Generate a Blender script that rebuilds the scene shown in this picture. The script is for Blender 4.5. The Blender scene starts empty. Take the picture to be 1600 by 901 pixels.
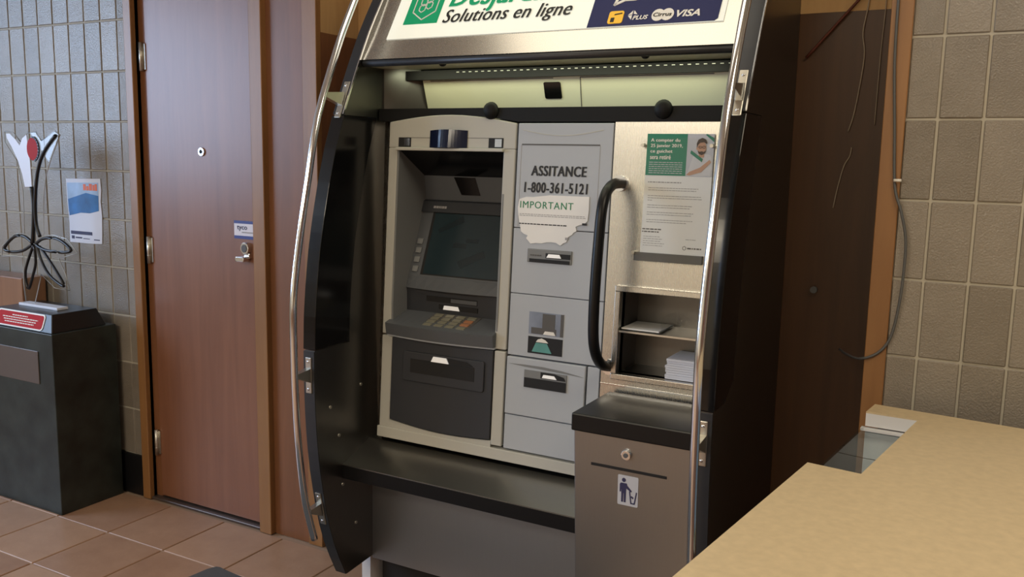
import bpy, bmesh, math, random
from mathutils import Vector, Matrix
random.seed(7)
SC = bpy.context.scene
COL = SC.collection
PI = math.pi
R = math.radians

# ------------------------------------------------------------------ camera
cam_d = bpy.data.cameras.new('camera')
cam = bpy.data.objects.new('camera', cam_d)
COL.objects.link(cam)
cam_d.sensor_width = 36.0
cam_d.lens = 1389.0 / 1600.0 * 36.0
cam_d.clip_start = 0.02
_p, _r, _y = R(8.41), R(1.102), R(28.57)
_fw = Vector((0, math.cos(_p), -math.sin(_p)))
_up = Vector((0, math.sin(_p), math.cos(_p)))
_rt = Vector((1, 0, 0))
_rt, _up = _rt * math.cos(_r) + _up * math.sin(_r), _up * math.cos(_r) - _rt * math.sin(_r)
_M = Matrix((( _rt.x, _up.x, -_fw.x), (_rt.y, _up.y, -_fw.y), (_rt.z, _up.z, -_fw.z)))
cam.matrix_world = Matrix.Translation((0, 0, 1.47)) @ (Matrix.Rotation(_y, 4, 'Z') @ _M.to_4x4())
SC.camera = cam

# ------------------------------------------------------------------ world, lights, exposure
W = bpy.data.worlds.new('world')
SC.world = W
W.use_nodes = True
W.node_tree.nodes['Background'].inputs[0].default_value = (0.80, 0.84, 1.0, 1)
W.node_tree.nodes['Background'].inputs[1].default_value = 0.06

def area(name, loc, target, sx, sy, energy, color):
    d = bpy.data.lights.new(name, 'AREA')
    d.shape = 'RECTANGLE'
    d.size, d.size_y, d.energy, d.color = sx, sy, energy, color
    o = bpy.data.objects.new(name, d)
    COL.objects.link(o)
    o.location = loc
    o.rotation_euler = (Vector(target) - Vector(loc)).to_track_quat('-Z', 'Y').to_euler()
    return o
area('window_daylight', (-6.3, -0.3, 1.95), (0.0, 0.4, 1.5), 3.0, 1.5, 165, (0.50, 0.69, 1.0))
area('ceiling_lamp_front', (-1.20, 1.84, 2.72), (-1.20, 1.841, 0), 1.2, 0.7, 5.6, (1.0, 0.89, 0.70))
area('ceiling_lamp_right', (0.75, 1.2, 2.72), (0.75, 1.21, 0), 1.2, 0.6, 24, (1.0, 0.87, 0.66))
area('fill_lamp_rear', (-1.8, -1.6, 2.72), (-1.8, -1.61, 0), 2.6, 0.8, 105, (1.0, 0.88, 0.68))  # unseen lamp, added as fill for the machine front
area('canopy_lamp', (-1.17, 2.31, 1.73), (-1.17, 2.37, 1.5), 1.0, 0.05, 0.9, (0.95, 1.0, 0.66))

SC.view_settings.view_transform = 'Standard'
SC.view_settings.look = 'None'
SC.view_settings.gamma = 1.0
SC.view_settings.use_curve_mapping = False
SC.view_settings.exposure = 0.0

# ------------------------------------------------------------------ materials
def nt(name):
    m = bpy.data.materials.new(name)
    m.use_nodes = True
    t = m.node_tree
    b = t.nodes['Principled BSDF']
    return m, t, b

def N(t, typ, **kw):
    n = t.nodes.new(typ)
    for k, v in kw.items():
        setattr(n, k, v)
    return n

def plain(name, col, rough=0.5, metal=0.0, coat=0.0, emit=None, alpha=None, bump=0.0, bscale=200.0, var=0.0, spec=None, vscale=9.0):
    m, t, b = nt(name)
    b.inputs['Base Color'].default_value = (*col, 1)
    b.inputs['Roughness'].default_value = rough
    b.inputs['Metallic'].default_value = metal
    if spec is not None:
        b.inputs['Specular IOR Level'].default_value = spec
    b.inputs['Coat Weight'].default_value = coat
    b.inputs['Coat Roughness'].default_value = 0.08
    if emit:
        b.inputs['Emission Color'].default_value = (*emit[:3], 1)
        b.inputs['Emission Strength'].default_value = emit[3]
    tc = N(t, 'ShaderNodeTexCoord')
    if bump > 0:
        nz = N(t, 'ShaderNodeTexNoise')
        nz.inputs['Scale'].default_value = bscale
        nz.inputs['Detail'].default_value = 4
        t.links.new(tc.outputs['Object'], nz.inputs['Vector'])
        bp = N(t, 'ShaderNodeBump')
        bp.inputs['Strength'].default_value = bump
        bp.inputs['Distance'].default_value = 0.002
        t.links.new(nz.outputs['Fac'], bp.inputs['Height'])
        t.links.new(bp.outputs['Normal'], b.inputs['Normal'])
    if var > 0:
        n2 = N(t, 'ShaderNodeTexNoise')
        n2.inputs['Scale'].default_value = vscale
        n2.inputs['Detail'].default_value = 6
        t.links.new(tc.outputs['Object'], n2.inputs['Vector'])
        rp = N(t, 'ShaderNodeValToRGB')
        rp.color_ramp.elements[0].position = 0.3
        rp.color_ramp.elements[1].position = 0.75
        rp.color_ramp.elements[0].color = (*[c * (1 - var) for c in col], 1)
        rp.color_ramp.elements[1].color = (*[min(1, c * (1 + var)) for c in col], 1)
        t.links.new(n2.outputs['Fac'], rp.inputs['Fac'])
        t.links.new(rp.outputs['Color'], b.inputs['Base Color'])
    return m

def wood(name, c0, c1, rough=0.35, coat=0.3, scale=(14, 14, 0.9), fine=60, bump=0.05):
    m, t, b = nt(name)
    tc = N(t, 'ShaderNodeTexCoord')
    mp = N(t, 'ShaderNodeMapping')
    mp.inputs['Scale'].default_value = scale
    t.links.new(tc.outputs['Object'], mp.inputs['Vector'])
    n1 = N(t, 'ShaderNodeTexNoise')
    n1.inputs['Scale'].default_value = 1.3
    n1.inputs['Detail'].default_value = 7
    n1.inputs['Roughness'].default_value = 0.62
    n1.inputs['Distortion'].default_value = 0.6
    t.links.new(mp.outputs['Vector'], n1.inputs['Vector'])
    n2 = N(t, 'ShaderNodeTexNoise')
    n2.inputs['Scale'].default_value = 1.6
    n2.inputs['Detail'].default_value = 3
    t.links.new(tc.outputs['Object'], n2.inputs['Vector'])
    mx = N(t, 'ShaderNodeMath', operation='MULTIPLY_ADD')
    mx.inputs[1].default_value = 0.6
    t.links.new(n1.outputs['Fac'], mx.inputs[0])
    m2 = N(t, 'ShaderNodeMath', operation='MULTIPLY')
    m2.inputs[1].default_value = 0.45
    t.links.new(n2.outputs['Fac'], m2.inputs[0])
    t.links.new(m2.outputs[0], mx.inputs[2])
    rp = N(t, 'ShaderNodeValToRGB')
    rp.color_ramp.elements[0].position = 0.33
    rp.color_ramp.elements[1].position = 0.72
    rp.color_ramp.elements[0].color = (*c0, 1)
    rp.color_ramp.elements[1].color = (*c1, 1)
    t.links.new(mx.outputs[0], rp.inputs['Fac'])
    t.links.new(rp.outputs['Color'], b.inputs['Base Color'])
    b.inputs['Roughness'].default_value = rough
    b.inputs['Coat Weight'].default_value = coat
    b.inputs['Coat Roughness'].default_value = 0.25
    bp = N(t, 'ShaderNodeBump')
    bp.inputs['Strength'].default_value = bump
    bp.inputs['Distance'].default_value = 0.002
    t.links.new(n1.outputs['Fac'], bp.inputs['Height'])
    t.links.new(bp.outputs['Normal'], b.inputs['Normal'])
    return m

def steel(name, col, rough=0.3, streak=(1.5, 1.5, 160), bump=0.04):
    m, t, b = nt(name)
    b.inputs['Metallic'].default_value = 1.0
    tc = N(t, 'ShaderNodeTexCoord')
    mp = N(t, 'ShaderNodeMapping')
    mp.inputs['Scale'].default_value = streak
    t.links.new(tc.outputs['Object'], mp.inputs['Vector'])
    n1 = N(t, 'ShaderNodeTexNoise')
    n1.inputs['Scale'].default_value = 3.0
    n1.inputs['Detail'].default_value = 5
    t.links.new(mp.outputs['Vector'], n1.inputs['Vector'])
    rp = N(t, 'ShaderNodeMapRange')
    rp.inputs['To Min'].default_value = rough * 0.94
    rp.inputs['To Max'].default_value = rough * 1.07
    t.links.new(n1.outputs['Fac'], rp.inputs['Value'])
    t.links.new(rp.outputs['Result'], b.inputs['Roughness'])
    cr = N(t, 'ShaderNodeValToRGB')
    cr.color_ramp.elements[0].color = (*[c * 0.95 for c in col], 1)
    cr.color_ramp.elements[1].color = (*[min(1, c * 1.03) for c in col], 1)
    t.links.new(n1.outputs['Fac'], cr.inputs['Fac'])
    t.links.new(cr.outputs['Color'], b.inputs['Base Color'])
    bp = N(t, 'ShaderNodeBump')
    bp.inputs['Strength'].default_value = bump
    bp.inputs['Distance'].default_value = 0.001
    t.links.new(n1.outputs['Fac'], bp.inputs['Height'])
    t.links.new(bp.outputs['Normal'], b.inputs['Normal'])
    return m

def tilemat(name, c0, c1, rough, bump, bscale, dark=0.0, coat=0.0):
    """glazed or clay tile: colour differs from tile to tile, speckle and pitted relief"""
    m, t, b = nt(name)
    tc = N(t, 'ShaderNodeTexCoord')
    oi = N(t, 'ShaderNodeObjectInfo')
    mul = N(t, 'ShaderNodeVectorMath', operation='SCALE')
    cx = N(t, 'ShaderNodeCombineXYZ')
    for i in range(3):
        t.links.new(oi.outputs['Random'], cx.inputs[i])
    t.links.new(cx.outputs[0], mul.inputs[0])
    mul.inputs['Scale'].default_value = 37.0
    ad = N(t, 'ShaderNodeVectorMath', operation='ADD')
    t.links.new(tc.outputs['Object'], ad.inputs[0])
    t.links.new(mul.outputs[0], ad.inputs[1])
    n1 = N(t, 'ShaderNodeTexNoise')
    n1.inputs['Scale'].default_value = bscale
    n1.inputs['Detail'].default_value = 5
    t.links.new(ad.outputs[0], n1.inputs['Vector'])
    n2 = N(t, 'ShaderNodeTexNoise')
    n2.inputs['Scale'].default_value = 9
    n2.inputs['Detail'].default_value = 6
    n2.inputs['Roughness'].default_value = 0.65
    t.links.new(ad.outputs[0], n2.inputs['Vector'])
    s = N(t, 'ShaderNodeMath', operation='MULTIPLY_ADD')
    s.inputs[1].default_value = 0.45
    t.links.new(oi.outputs['Random'], s.inputs[0])
    m2 = N(t, 'ShaderNodeMath', operation='MULTIPLY')
    m2.inputs[1].default_value = 0.6
    t.links.new(n2.outputs['Fac'], m2.inputs[0])
    t.links.new(m2.outputs[0], s.inputs[2])
    rp = N(t, 'ShaderNodeValToRGB')
    rp.color_ramp.elements[0].position = 0.2
    rp.color_ramp.elements[1].position = 0.85
    rp.color_ramp.elements[0].color = (*c0, 1)
    rp.color_ramp.elements[1].color = (*c1, 1)
    t.links.new(s.outputs[0], rp.inputs['Fac'])
    t.links.new(rp.outputs['Color'], b.inputs['Base Color'])
    b.inputs['Roughness'].default_value = rough
    b.inputs['Coat Weight'].default_value = coat
    b.inputs['Coat Roughness'].default_value = 0.15
    bp = N(t, 'ShaderNodeBump')
    bp.inputs['Strength'].default_value = bump
    bp.inputs['Distance'].default_value = 0.003
    t.links.new(n1.outputs['Fac'], bp.inputs['Height'])
    t.links.new(bp.outputs['Normal'], b.inputs['Normal'])
    if coat > 0:
        t.links.new(bp.outputs['Normal'], b.inputs['Coat Normal'])
    return m

def glassy(name, col, rough=0.02, ior=1.45):
    """thin clear sheet: mostly transparent with a real reflection on top"""
    m, t, b = nt(name)
    out = t.nodes['Material Output']
    tr = N(t, 'ShaderNodeBsdfTransparent')
    tr.inputs[0].default_value = (*col, 1)
    gl = N(t, 'ShaderNodeBsdfGlossy')
    gl.inputs['Roughness'].default_value = rough
    fr = N(t, 'ShaderNodeFresnel')
    fr.inputs['IOR'].default_value = ior
    mx = N(t, 'ShaderNodeMixShader')
    ge = N(t, 'ShaderNodeNewGeometry')
    ff_ = N(t, 'ShaderNodeMath', operation='SUBTRACT')
    ff_.inputs[0].default_value = 1.0
    t.links.new(ge.outputs['Backfacing'], ff_.inputs[1])
    fm = N(t, 'ShaderNodeMath', operation='MULTIPLY')
    t.links.new(fr.outputs[0], fm.inputs[0])
    t.links.new(ff_.outputs[0], fm.inputs[1])
    t.links.new(fm.outputs[0], mx.inputs[0])
    t.links.new(tr.outputs[0], mx.inputs[1])
    t.links.new(gl.outputs[0], mx.inputs[2])
    t.links.new(mx.outputs[0], out.inputs['Surface'])
    return m

M = {}
M['door'] = wood('door_veneer', (0.165, 0.064, 0.033), (0.262, 0.112, 0.060), 0.40, 0.28)
M['casing'] = wood('casing_wood', (0.205, 0.092, 0.030), (0.330, 0.165, 0.060), 0.42, 0.2)
M['panelwood'] = wood('panel_wood', (0.145, 0.058, 0.024), (0.245, 0.100, 0.042), 0.45, 0.15)
M['shadedwood'] = wood('shaded_stained_board', (0.052, 0.022, 0.008), (0.100, 0.044, 0.016), 0.5, 0.1)  # dark stain, with the alcove's shade put into the colour as well
M['palewood'] = wood('pale_band_wood', (0.46, 0.27, 0.11), (0.62, 0.40, 0.18), 0.6, 0.0)  # lighter wood tone for the band above the boards
M['benchwood'] = wood('cabinet_wood', (0.20, 0.09, 0.045), (0.32, 0.16, 0.085), 0.4, 0.2)
M['mortar'] = plain('mortar', (0.46, 0.43, 0.36), 0.85, bump=0.3, bscale=120)
M['walltile'] = tilemat('glazed_wall_tile', (0.180, 0.156, 0.126), (0.290, 0.258, 0.218), 0.36, 0.6, 210, coat=0.6)
M['floortile'] = tilemat('clay_floor_tile', (0.285, 0.158, 0.103), (0.465, 0.295, 0.200), 0.45, 0.15, 60, coat=0.1)
M['grout'] = plain('floor_grout', (0.36, 0.25, 0.18), 0.9, bump=0.3, bscale=150)
M['ceiling'] = plain('ceiling_paint', (0.70, 0.66, 0.56), 0.9)
M['cream'] = plain('cream_wall_paint', (0.72, 0.66, 0.52), 0.8)
M['mat'] = plain('grey_entrance_mat', (0.085, 0.088, 0.095), 0.9, bump=0.5, bscale=400)
M['rubber'] = plain('black_base', (0.006, 0.006, 0.007), 0.4)
M['granite'] = plain('dark_green_laminate', (0.020, 0.026, 0.023), 0.4, bump=0.1, bscale=60, var=0.55)
M['steel'] = steel('brushed_steel', (0.60, 0.585, 0.55), 0.28, (1.5, 160, 160), 0.0)
M['steelv'] = steel('brushed_steel_upright', (0.60, 0.585, 0.55), 0.27, (160, 160, 1.5), 0.0)
M['ledgesteel'] = steel('dark_ledge_steel', (0.36, 0.355, 0.34), 0.30, (1.5, 160, 160), 0.0)  # darker tone than the brushed steel
M['lowsteel'] = steel('lower_panel_steel', (0.42, 0.43, 0.45), 0.40, (160, 160, 1.5), 0.0)
M['binsteel'] = steel('bin_steel', (0.325, 0.325, 0.325), 0.36, (160, 160, 1.5), 0.0)
M['band'] = plain('flat_black_band', (0.006, 0.006, 0.006), 0.55, spec=0.2)
M['chrome'] = steel('polished_tube', (0.76, 0.785, 0.83), 0.13, (2, 2, 2), 0.0)
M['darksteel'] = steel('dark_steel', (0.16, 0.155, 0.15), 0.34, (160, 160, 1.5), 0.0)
M['zinc'] = steel('zinc_bracket', (0.58, 0.56, 0.50), 0.35, (3, 3, 3))
M['smoke'] = plain('smoked_black_acrylic', (0.004, 0.004, 0.0045), 0.16)
M['blackplastic'] = plain('black_plastic', (0.006, 0.006, 0.007), 0.36, spec=0.3)
M['black'] = plain('matt_black', (0.005, 0.005, 0.006), 0.7)
M['edge'] = plain('dark_grey_edge', (0.045, 0.047, 0.052), 0.42, metal=0.4)
M['fascia'] = plain('pale_grey_plastic', (0.46, 0.46, 0.42), 0.5, bump=0.04, bscale=500)
M['fasciacool'] = plain('blue_lit_grey_plastic', (0.41, 0.445, 0.49), 0.5, bump=0.04, bscale=500)  # bluish cast of the window daylight put into this grey
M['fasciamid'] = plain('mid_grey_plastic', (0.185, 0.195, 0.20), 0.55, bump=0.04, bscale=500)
M['charcoal'] = plain('charcoal_plastic', (0.024, 0.027, 0.034), 0.5, bump=0.05, bscale=600)
M['darkgrey'] = plain('dark_grey_plastic', (0.085, 0.093, 0.105), 0.5, bump=0.05, bscale=600)
M['screen'] = plain('dim_lcd_screen', (0.012, 0.022, 0.026), 0.2, emit=(0.03, 0.065, 0.07, 0.05))
M['screenmark'] = plain('lcd_pattern', (0.008, 0.014, 0.017), 0.25, emit=(0.02, 0.05, 0.055, 0.04))
M['navyglass'] = plain('dark_blue_dome', (0.008, 0.012, 0.035), 0.10, spec=0.3)
M['led'] = plain('lit_white_marker', (0.8, 0.8, 0.78), 0.4, emit=(1, 0.98, 0.95, 0.25))
M['white'] = plain('white_plastic', (0.80, 0.79, 0.74), 0.4)
M['paper'] = plain('white_paper', (0.80, 0.81, 0.80), 0.75, bump=0.05, bscale=60)
M['paperblue'] = plain('cool_white_paper', (0.72, 0.76, 0.88), 0.7)
M['signwhite'] = plain('white_sign_face', (0.86, 0.86, 0.78), 0.5, spec=0.2, emit=(0.93, 1.0, 0.86, 0.30))  # faint glow added to the sign's colours to brighten them
M['signgreen'] = plain('green_sign_vinyl', (0.010, 0.30, 0.135), 0.5, spec=0.2, emit=(0.01, 0.32, 0.14, 0.22))
M['signnavy'] = plain('navy_sign_vinyl', (0.020, 0.024, 0.085), 0.5, spec=0.2, emit=(0.02, 0.024, 0.09, 0.15))
M['yellow'] = plain('yellow_vinyl', (0.80, 0.45, 0.015), 0.4, emit=(0.85, 0.45, 0.01, 0.2))
M['ink'] = plain('black_ink', (0.012, 0.012, 0.013), 0.6)
M['inkgrey'] = plain('grey_ink', (0.33, 0.33, 0.34), 0.7)
M['inkgreen'] = plain('green_ink', (0.025, 0.22, 0.11), 0.6)
M['greenprint'] = plain('green_print', (0.012, 0.21, 0.125), 0.55)
M['greyprint'] = plain('grey_print', (0.085, 0.082, 0.08), 0.5)
M['canopyin'] = plain('pale_canopy_panel', (0.66, 0.66, 0.50), 0.30)
M['skin'] = plain('printed_skin', (0.52, 0.30, 0.20), 0.6)
M['hair'] = plain('printed_hair', (0.05, 0.028, 0.018), 0.6)
M['shirt'] = plain('printed_shirt', (0.62, 0.63, 0.66), 0.6)
M['acrylic'] = glassy('clear_acrylic', (0.985, 0.99, 0.988))
M['glass'] = glassy('display_glass', (0.86, 0.90, 0.90), 0.01, 1.6)
M['counter'] = plain('beige_speckled_laminate', (0.61, 0.49, 0.31), 0.42, bump=0.04, bscale=40, var=0.07, vscale=55.0)
M['counteredge'] = plain('white_counter_edge', (0.70, 0.71, 0.74), 0.45)
M['bluegrey'] = plain('blue_grey_panel', (0.52, 0.58, 0.60), 0.35, var=0.15)
M['rim'] = plain('pale_acrylic_edge', (0.42, 0.44, 0.46), 0.2)
M['red'] = plain('red_plaque', (0.42, 0.014, 0.018), 0.6, spec=0.15)
M['redglass'] = plain('red_enamel', (0.40, 0.012, 0.012), 0.5, spec=0.15)
M['petal'] = plain('white_enamel', (0.72, 0.76, 0.88), 0.3)
M['blackline'] = plain('black_line', (0.006, 0.006, 0.008), 0.3)
M['bronze'] = plain('bronze_plate', (0.20, 0.17, 0.16), 0.35, metal=0.8)
M['cablegrey'] = plain('grey_cable', (0.10, 0.105, 0.11), 0.5)
M['wire'] = plain('thin_pale_wire', (0.42, 0.36, 0.28), 0.5)
M['redwire'] = plain('red_brown_wire', (0.11, 0.025, 0.014), 0.6)
M['flyblue'] = plain('blue_print', (0.02, 0.16, 0.45), 0.5, var=0.5)
M['flysky'] = plain('pale_blue_print', (0.36, 0.52, 0.76), 0.5, var=0.3)
M['flyorange'] = plain('orange_print', (0.80, 0.17, 0.07), 0.5)
M['navyink'] = plain('navy_ink', (0.03, 0.03, 0.09), 0.5)
M['signblue'] = plain('blue_sticker', (0.03, 0.045, 0.23), 0.4)
M['stickerwhite'] = plain('sticker_white', (0.70, 0.69, 0.78), 0.4)
M['keys'] = plain('olive_metal_keys', (0.25, 0.24, 0.18), 0.45, metal=0.3)
M['keyorange'] = plain('orange_key', (0.36, 0.16, 0.08), 0.5)
M['teal'] = plain('teal_print', (0.10, 0.32, 0.30), 0.5, var=0.3)
M['skyprint'] = plain('steel_blue_print', (0.22, 0.26, 0.34), 0.4, var=0.3)
M['matgrey'] = plain('grey_metal_plate', (0.085, 0.09, 0.10), 0.55, bump=0.2, bscale=150)
M['silverbox'] = plain('silver_print', (0.50, 0.52, 0.58), 0.4)

# ------------------------------------------------------------------ mesh helpers
def fasc(x, z, d=0.0):
    """point on the leaning machine front, d metres proud of it"""
    return (x, 2.24 + 0.0619 * (z - 0.6) - d, z)
def sign(x, z, d=0.0):
    """point on the leaning header front"""
    return (x, 2.225 + 0.615 * (z - 1.755) - d * 0.85, z + d * 0.52)
def back(y):
    return lambda x, z, d=0.0: (x, y - d, z)

class MB:
    def __init__(s):
        s.bm = bmesh.new()
    def face(s, pts):
        return s.bm.faces.new([s.bm.verts.new(p) for p in pts])
    def hexa(s, c):
        """8 corners: bottom ring then top ring"""
        v = [s.bm.verts.new(p) for p in c]
        for f in ((0, 3, 2, 1), (4, 5, 6, 7), (0, 1, 5, 4), (1, 2, 6, 5), (2, 3, 7, 6), (3, 0, 4, 7)):
            s.bm.faces.new([v[i] for i in f])
        return s
    def box(s, x0, x1, y0, y1, z0, z1):
        return s.hexa([(x0, y0, z0), (x1, y0, z0), (x1, y1, z0), (x0, y1, z0), (x0, y0, z1), (x1, y0, z1), (x1, y1, z1), (x0, y1, z1)])
    def pbox(s, f, x0, x1, z0, z1, d0, d1):
        """box on a leaning plane f: d1 is the front"""
        return s.hexa([f(x0, z0, d1), f(x1, z0, d1), f(x1, z0, d0), f(x0, z0, d0), f(x0, z1, d1), f(x1, z1, d1), f(x1, z1, d0), f(x0, z1, d0)])
    def ppoly(s, f, pts, d0, d1):
        """polygon on plane f given thickness"""
        a = [s.bm.verts.new(f(x, z, d1)) for x, z in pts]
        b = [s.bm.verts.new(f(x, z, d0)) for x, z in pts]
        n = len(pts)
        s.bm.faces.new(a)
        s.bm.faces.new(b[::-1])
        for i in range(n):
            j = (i + 1) % n
            s.bm.faces.new((a[i], b[i], b[j], a[j]))
        return s
    def prism(s, pts, x0, x1):
        """(y, z) outline carried from x0 to x1"""
        a = [s.bm.verts.new((x0, y, z)) for y, z in pts]
        b = [s.bm.verts.new((x1, y, z)) for y, z in pts]
        n = len(pts)
        s.bm.faces.new(a)
        s.bm.faces.new(b[::-1])
        for i in range(n):
            j = (i + 1) % n
            s.bm.faces.new((a[i], b[i], b[j], a[j]))
        return s
    def tube(s, pts, rad, seg=12, smooth_n=6):
        P = [Vector(p) for p in pts]
        if smooth_n > 1 and len(P) > 2:
            Q = []
            for i in range(len(P) - 1):
                p0 = P[max(i - 1, 0)]; p1 = P[i]; p2 = P[i + 1]; p3 = P[min(i + 2, len(P) - 1)]
                for k in range(smooth_n):
                    u = k / smooth_n
                    Q.append(0.5 * ((2 * p1) + (p2 - p0) * u + (2 * p0 - 5 * p1 + 4 * p2 - p3) * u * u + (3 * p1 - p0 - 3 * p2 + p3) * u ** 3))
            Q.append(P[-1])
            P = Q
        ref = Vector((1, 0, 0))
        d0 = (P[-1] - P[0]).normalized()
        if abs(d0.dot(ref)) > 0.8:
            ref = Vector((0, 0, 1))
        rings = []
        for i, p in enumerate(P):
            d = (P[min(i + 1, len(P) - 1)] - P[max(i - 1, 0)]).normalized()
            u = (ref - d * ref.dot(d)).normalized()
            v = d.cross(u)
            rings.append([s.bm.verts.new(p + (u * math.cos(2 * PI * k / seg) + v * math.sin(2 * PI * k / seg)) * rad) for k in range(seg)])
        for i in range(len(rings) - 1):
            for k in range(seg):
                f = s.bm.faces.new((rings[i][k], rings[i][(k + 1) % seg], rings[i + 1][(k + 1) % seg], rings[i + 1][k]))
                f.smooth = True
        s.bm.faces.new(rings[0][::-1])
        s.bm.faces.new(rings[-1])
        return s
    def disc(s, f, cx, cz, rx, rz, d0, d1, n=20):
        return s.ppoly(f, [(cx + rx * math.cos(2 * PI * k / n), cz + rz * math.sin(2 * PI * k / n)) for k in range(n)], d0, d1)
    def dome(s, c, r, depth, seg=18, rings=6, axis='-y'):
        prev = None
        c = Vector(c)
        for i in range(rings + 1):
            a = PI / 2 * i / rings
            rr = r * math.cos(a); h = depth * math.sin(a)
            if i == rings:
                tip = s.bm.verts.new(c + (Vector((0, -h, 0)) if axis == '-y' else Vector((0, 0, -h))))
                for k in range(seg):
                    s.bm.faces.new((prev[k], prev[(k + 1) % seg], tip)).smooth = True
                break
            ring = []
            for k in range(seg):
                t = 2 * PI * k / seg
                o = Vector((rr * math.cos(t), -h, rr * math.sin(t))) if axis == '-y' else Vector((rr * math.cos(t), rr * math.sin(t), -h))
                ring.append(s.bm.verts.new(c + o))
            if prev:
                for k in range(seg):
                    s.bm.faces.new((prev[k], prev[(k + 1) % seg], ring[(k + 1) % seg], ring[k])).smooth = True
            else:
                s.bm.faces.new(ring[::-1])
            prev = ring
        return s
    def build(s, name, mat, parent=None, bevel=0.0, seg=2, label=None):
        bmesh.ops.recalc_face_normals(s.bm, faces=s.bm.faces)
        off = world_of(parent)
        bmesh.ops.translate(s.bm, verts=s.bm.verts, vec=-off)
        me = bpy.data.meshes.new(name)
        s.bm.to_mesh(me)
        s.bm.free()
        o = bpy.data.objects.new(name, me)
        COL.objects.link(o)
        me.materials.append(mat)
        if parent:
            o.parent = parent
        if bevel > 0:
            md = o.modifiers.new('bevel', 'BEVEL')
            md.width = bevel
            md.segments = seg
            md.limit_method = 'ANGLE'
            md.angle_limit = R(35)
        if label:
            o['label'] = label
        return o

def world_of(o):
    v = Vector((0, 0, 0))
    while o:
        v += Vector(o.location)
        o = o.parent
    return v

def recentre(o):
    """put the origin of a top-level mesh at the bottom centre of its own geometry"""
    vs = [v.co for v in o.data.vertices]
    c = Vector(((min(v.x for v in vs) + max(v.x for v in vs)) / 2, (min(v.y for v in vs) + max(v.y for v in vs)) / 2, min(v.z for v in vs)))
    o.data.transform(Matrix.Translation(-c))
    o.location = Vector(o.location) + c
    return o

def tag(o, label, cat, group=None):
    o['label'] = label
    o['category'] = cat
    if group:
        o['group'] = group
    return o

def thing(name, loc, label, cat, group=None):
    o = bpy.data.objects.new(name, None)
    COL.objects.link(o)
    o.location = loc
    o.empty_display_size = 0.05
    return tag(o, label, cat, group)

def struct(o):
    o['kind'] = 'structure'
    return o

def rrect(x0, x1, z0, z1, r, n=4):
    P = []
    for cx, cz, a in ((x1 - r, z1 - r, 0), (x0 + r, z1 - r, 90), (x0 + r, z0 + r, 180), (x1 - r, z0 + r, 270)):
        for k in range(n + 1):
            t = R(a + 90 * k / n)
            P.append((cx + r * math.cos(t), cz + r * math.sin(t)))
    return P

def text(name, body, f, x0, x1, z0, z1, d, mat, parent, shear=0.0, bold=0.0, rot=0.0, space=1.0, fat=0.0):
    """lettering on plane f filling the box x0..x1, z0..z1 (real flat letters)"""
    cu = bpy.data.curves.new(name, 'FONT')
    cu.body = body
    cu.size = 1.0
    cu.offset = bold
    cu.shear = shear
    cu.resolution_u = 3
    cu.space_character = space
    tmp = bpy.data.objects.new(name + '_tmp', cu)
    COL.objects.link(tmp)
    dg = bpy.context.evaluated_depsgraph_get()
    me = bpy.data.meshes.new_from_object(tmp.evaluated_get(dg))
    bpy.data.objects.remove(tmp)
    xs = [v.co.x for v in me.vertices]; ys = [v.co.y for v in me.vertices]
    if not xs:
        return None
    a0, a1, b0, b1 = min(xs), max(xs), min(ys), max(ys)
    off = world_of(parent)
    for v in me.vertices:
        x = x0 + (v.co.x - a0) / (a1 - a0) * (x1 - x0)
        z = z0 + (v.co.y - b0) / (b1 - b0) * (z1 - z0)
        if rot:
            z += rot * (x - x0)
        v.co = (x, z, 0)
    if fat:
        # heavier uprights than cross strokes: the same outlines laid again a hair to the side
        bm = bmesh.new()
        for q in (-fat, 0.0, fat):
            bm.from_mesh(me)
            n_ = len(me.vertices)
            bm.verts.ensure_lookup_table()
            for v in bm.verts[-n_:]:
                v.co.x += q
        bm.to_mesh(me)
        bm.free()
    for k, v in enumerate(me.vertices):
        v.co = Vector(f(v.co.x, v.co.y, d + 0.00002 * (k * 3 // max(1, len(me.vertices))))) - off
    o = bpy.data.objects.new(name, me)
    me.name = name
    COL.objects.link(o)
    me.materials.append(mat)
    if parent:
        o.parent = parent
    return o

def dashes(f, x0, x1, z0, h, d, mat, parent, seed):
    """print too small to read in the photograph: a row of short dashes"""
    rr = random.Random(seed)
    mb = MB()
    x = x0
    while x < x1 - 0.002:
        w = rr.uniform(0.004, 0.009)
        mb.pbox(f, x, min(x + w, x1), z0, z0 + h, d - 0.0006, d)
        x += w + 0.0015
    return mb.build('small_print', mat, parent)

# ================================================================== SETTING
WY = 2.46            # face of the tiled wall
AX0, AX1, AY = -2.13, -0.278, 2.69   # alcove behind the machine
TH = 0.2006; TW = 0.101
ROW0 = 1.983

m = MB()
m.box(-6.4, -3.06, WY + 0.001, WY + 0.30, 0, 2.75)
m.box(-0.228, 3.2, WY + 0.001, WY + 0.30, 0, 2.75)
m.box(-3.06, -2.39, WY + 0.001, WY + 0.30, 2.16, 2.75)
m.box(-2.39, -2.149, WY + 0.016, WY + 0.30, 0, 2.75)
wall_back = struct(m.build('wall_back', M['mortar']))

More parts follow.
